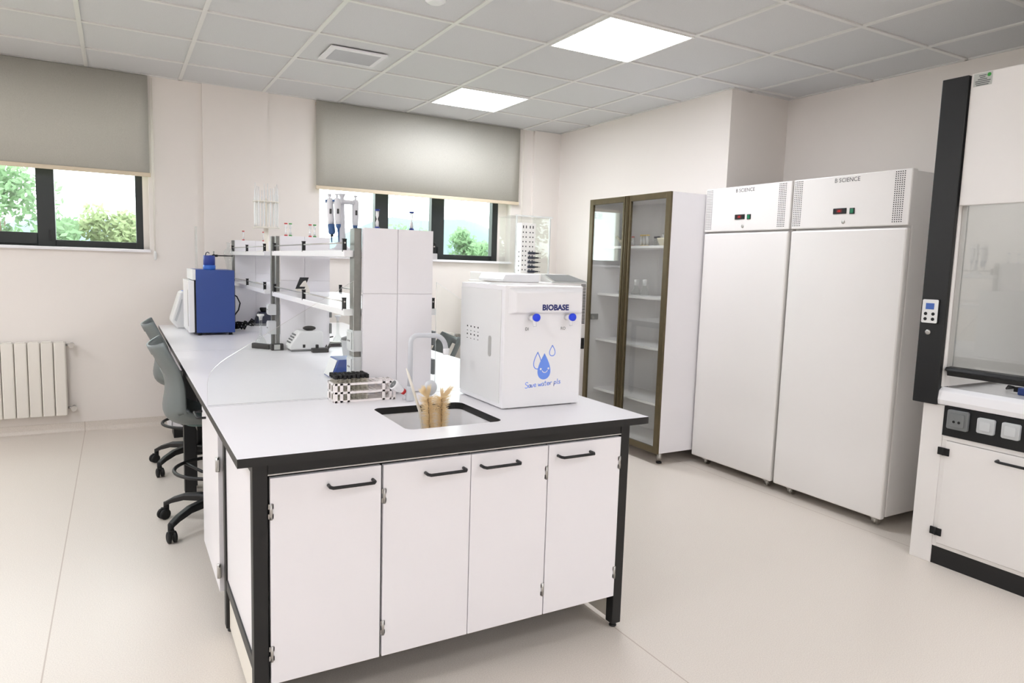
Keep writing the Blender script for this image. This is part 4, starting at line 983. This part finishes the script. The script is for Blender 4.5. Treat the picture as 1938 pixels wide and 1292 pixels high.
# ================================================================== FUME HOOD
fh = thing('fume_hood', 'white fume hood with black control column and glass sash', 'fume hood', (3.4, -2.5, 0))
FX, FY0, FY1 = 2.84, -1.795, -3.25
m = MB(); m.box(FX+.02, 3.98, FY0-.02, FY0, .0, .748); m.box(FX+.02, 3.98, FY1, FY1+.02, 0, .748); m.box(FX+.02, 3.98, FY1+.02, FY0-.02, .60, .62); m.box(FX+.02, 3.98, FY1+.02, FY0-.02, .08, .10); m.box(3.96, 3.98, FY1, FY0, .1, .75)
obj('base_carcass', m, 'whitem', fh)
m = MB(); m.box(FX, FX+.02, -1.893, FY0, 0, .748); m.box(FX, FX+.02, FY1, -3.15, 0, .748); m.box(FX+.002, FX+.02, -3.15, -1.893, .590, .612); m.box(FX+.002, FX+.02, -1.914, -1.893, .085, .59); m.box(FX+.002, FX+.02, -3.15, -1.914, .085, .103)
obj('face_frame', m, 'whitem', fh, .002)
obj('plinth', B(FX+.006, FX+.024, FY1, -1.893, 0, .085), 'black', fh)
dd = obj('door', B(FX-.004, FX+.014, -2.53, -1.914, .105, .588), 'whitem', fh, .002)
m = MB(); m.tube([(FX-.004, -2.135, .553), (FX-.028, -2.138, .553), (FX-.034, -2.15, .553), (FX-.034, -2.27, .553), (FX-.028, -2.28, .553), (FX-.004, -2.283, .553)], .006, 10); obj('handle', m, 'black', dd)
for z in (.537, .158):
    m = MB(); m.box(FX-.010, FX-.002, -1.934, -1.884, z-.017, z+.017); m.cyl((FX-.010, -1.909, z-.017), (FX-.010, -1.909, z+.017), .005, n=8); obj('hinge', m, 'rubber', dd)
d2 = obj('door', B(FX-.004, FX+.014, -3.14, -2.54, .105, .588), 'whitem', fh, .002)
m = MB(); m.tube([(FX-.004, -2.80, .553), (FX-.034, -2.81, .553), (FX-.034, -2.93, .553), (FX-.004, -2.94, .553)], .006, 10); obj('handle', m, 'black', d2)
sp_ = obj('socket_panel', B(FX-.004, FX+.02, -3.15, -1.893, .612, .748), 'blackg', fh)
def outlet(y0, y1, z0, z1, clear):
    m = MB(); m.prism(rrect(y1, y0, z0, z1, .008), FX-.022, FX-.004, YZ); o = obj('outlet', m, 'greydk' if clear else 'grey', sp_, .003)
    m = MB(); m.prism(rrect(y1+.014, y0-.014, z0+.014, z1-.014, .004), FX-.026, FX-.022, YZ); obj('outlet_cover', m, 'greydk' if clear else 'socket', o, .001)
    if clear:
        m = MB(); yc, zc = (y0+y1)/2, (z0+z1)/2-.008
        for e in (-.011, .011): m.cyl((FX-.0262, yc+e, zc), (FX-.0272, yc+e, zc), .006, n=10)
        obj('socket_hole', m, 'hole', o)
outlet(-1.916, -2.006, .650, .738, True)
for k in range(4): outlet(-2.043-.098*k, -2.113-.098*k, .658, .726, False)
# worktop with rounded front lip
m = MB(); m.prism([(FX-.012, .752), (FX-.018, .775), (FX-.012, .815), (FX+.01, .832), (FX+.05, .828), (FX+.07, .815), (3.93, .815), (3.93, .752)], FY1, FY0+.004, lambda u, v, t: (u, t, v)); obj('worktop', m, 'whiteg', fh, .004)
# side walls, roof, baffle
m = MB(); m.box(FX, 3.98, FY0-.075, FY0, .832, 2.21); m.box(FX, 3.98, FY1, FY1+.075, .832, 2.21); m.box(FX+.1, 3.98, FY1+.075, FY0-.075, 2.18, 2.21); m.box(3.94, 3.98, FY1+.075, FY0-.075, .815, 2.18); obj('chamber_shell', m, 'whitem', fh)
obj('baffle', B(3.85, 3.86, FY1+.09, FY0-.09, .87, 2.1), 'baffle', fh)
obj('front_panel', B(FX-.012, FX+.02, FY1, -1.872, 1.652, 2.218), 'whitem', fh, .003)
obj('hood_lamp', B(3.2, 3.35, -3.0, -2.1, 2.165, 2.18), 'hoodlamp', fh)  # unseen glowing strip added to brighten the hood interior
# sticker
m = MB(); m.box(FX-.0128, FX-.0118, -1.957, -1.882, 2.160, 2.214); stk = obj('sticker', m, 'paper', fh)
m = MB(); xs = FX-.0131
for i, (w_, y_) in enumerate(((.030, -1.903), (.022, -1.907), (.038, -1.899), (.062, -1.889), (.058, -1.890), (.050, -1.894))): m.box(xs-.0002, xs, y_-w_, y_, 2.202-.0078*i, 2.2055-.0078*i)
obj('fine_print', m, 'gprint', stk)
m = MB(); m.lathe([(.008, 0), (.008, .0004)], (xs, -1.944, 2.203), (-1, 0, 0), 16); obj('green_mark', m, 'green', stk)
# column
cl = obj('control_column', B(FX-.022, FX+.06, -1.866, -1.753, .748, 2.215), 'blackg', fh, .003)
obj('column_trim', B(FX+.0, FX+.062, -1.753, -1.749, .75, 2.213), 'alul', cl)
m = MB(); m.prism(rrect(-1.837, -1.759, 1.117, 1.232, .006), FX-.027, FX-.021, YZ); bz = obj('keypad_bezel', m, 'rubber', cl)
m = MB(); m.prism(rrect(-1.834, -1.763, 1.121, 1.229, .006), FX-.0295, FX-.0265, YZ); kp = obj('keypad', m, 'cool', bz)
obj('display', B(FX-.0305, FX-.029, -1.817, -1.779, 1.184, 1.212), 'lcd', kp)
m = MB()
for y in (-1.781, -1.815):
    for z in (1.163, 1.139): m.lathe([(.0075, 0), (.0075, .002)], (FX-.029, y, z), (-1, 0, 0), 16)
obj('button', m, 'rubber', kp)
m = MB(); m.lathe([(.012, 0), (.012, .003), (.006, .0035)], (FX-.022, -1.795, 1.078), (-1, 0, 0), 20); obj('key_lock', m, 'steel', cl)
# sash
sa = obj('sash_pane', B(FX+.025, FX+.031, FY1+.08, FY0-.082, .925, 1.70), 'sash', fh)
m = MB(); m.box(FX+.022, FX+.034, FY0-.098, FY0-.076, .93, 1.66); obj('sash_channel', m, 'alul', sa, .001)
m = MB(); m.prism([(FX-.012, .912), (FX-.004, .925), (FX+.035, .928), (FX+.035, .885), (FX+.012, .885), (FX+.008, .905)], FY1+.08, -1.880, lambda u, v, t: (u, t, v)); obj('sash_handle', m, 'black', sa, .002)
hc = thing('power_plug', 'blue plug with black cord lying inside the fume hood', 'plug', (3.10, -2.09, .815))
obj('plug_body', B(3.07, 3.12, -2.14, -2.075, .8155, .848), 'blue', hc, .004)
m = MB(); m.tube([(3.09, -2.075, .835), (3.09, -2.05, .845), (3.11, -2.02, .845), (3.16, -1.99, .825), (3.25, -1.98, .8205), (3.45, -2.1, .8205)], .005, 8); m.box(3.08, 3.105, -2.078, -2.055, .826, .846); obj('cord', m, 'rubber', hc)

# ================================================================== OUTSIDE
struct('ground', B(-40, 90, WY+1.0, 240, -.4, -.3), 'grass')
hm = MB(); P = []
for i in range(41):
    x = -70+5*i; top = 8.0+1.6*math.sin(i*.5)+.8*math.sin(i*1.3)+(3.2 if x > 40 else 0)*min(1, (x-40)/20 if x > 40 else 0)
    P.append([(x, 150, -.4), (x, 155, top*.55), (x, 165, top), (x, 185, top*.8), (x, 200, -.4)])
hm.grid(P, 0); struct('hills', hm, 'hill')
def tree(x, y, top, rad, m_, label, seed, nl):
    rd = random.Random(seed); t = thing('tree', label, 'tree', (x, y, -.3), group='trees outside the windows')
    m = MB(); m.tube([(x, y, -.32), (x+.05, y, .4), (x, y, top*.55)], [.10, .08, .03], 8)
    for k in range(4): a = k*1.6; m.tube([(x, y, top*.3), (x+rad*.5*math.cos(a), y+rad*.5*math.sin(a), top*.65)], [.04, .015], 6)
    obj('trunk', m, 'bark', t)
    m = MB(); cl_ = []
    for k in range(16):
        z = rd.uniform(.5, 1)*top-.28; q = 1-abs((z/top)-.62)*1.1; cl_.append((x+rd.gauss(0, .38)*rad*q, y+rd.gauss(0, .38)*rad*q, z, rad*rd.uniform(.28, .45)))
    for i in range(nl):
        c_ = rd.choice(cl_); d_ = Vector((rd.gauss(0, 1), rd.gauss(0, 1), rd.gauss(0, 1))).normalized()*c_[3]*(rd.random()**.45); p = Vector(c_[:3])+d_
        if p.z > top: p.z = top-rd.random()*.2
        u = Vector((rd.gauss(0, 1), rd.gauss(0, 1), rd.gauss(0, 1))).normalized(); v = u.orthogonal().normalized(); s = rd.uniform(.05, .10)
        m.add([p-u*s, p+v*s*.5, p+u*s, p-v*s*.5], [(0, 1, 2, 3)])
    obj('foliage', m, m_, t)
tree(-2.25, 12, 2.85, 1.35, 'leafA', 'large green tree seen through the left pane above the radiator', 1, 3200)
tree(-1.38, 12.4, 2.1, .6, 'leafA', 'low green tree beside the mullion of the left window', 2, 1200)
tree(-.40, 12.2, 2.3, .95, 'leafB', 'yellowish green tree seen through the pane beside the glass cylinder', 3, 2400)
tree(5.7, 12, 2.2, .9, 'leafA', 'green tree seen just above the nearest white shelf panel', 4, 1800)
tree(7.15, 12.2, 2.35, .75, 'leafA', 'green tree seen through the pane left of the perforated rack', 5, 1800)
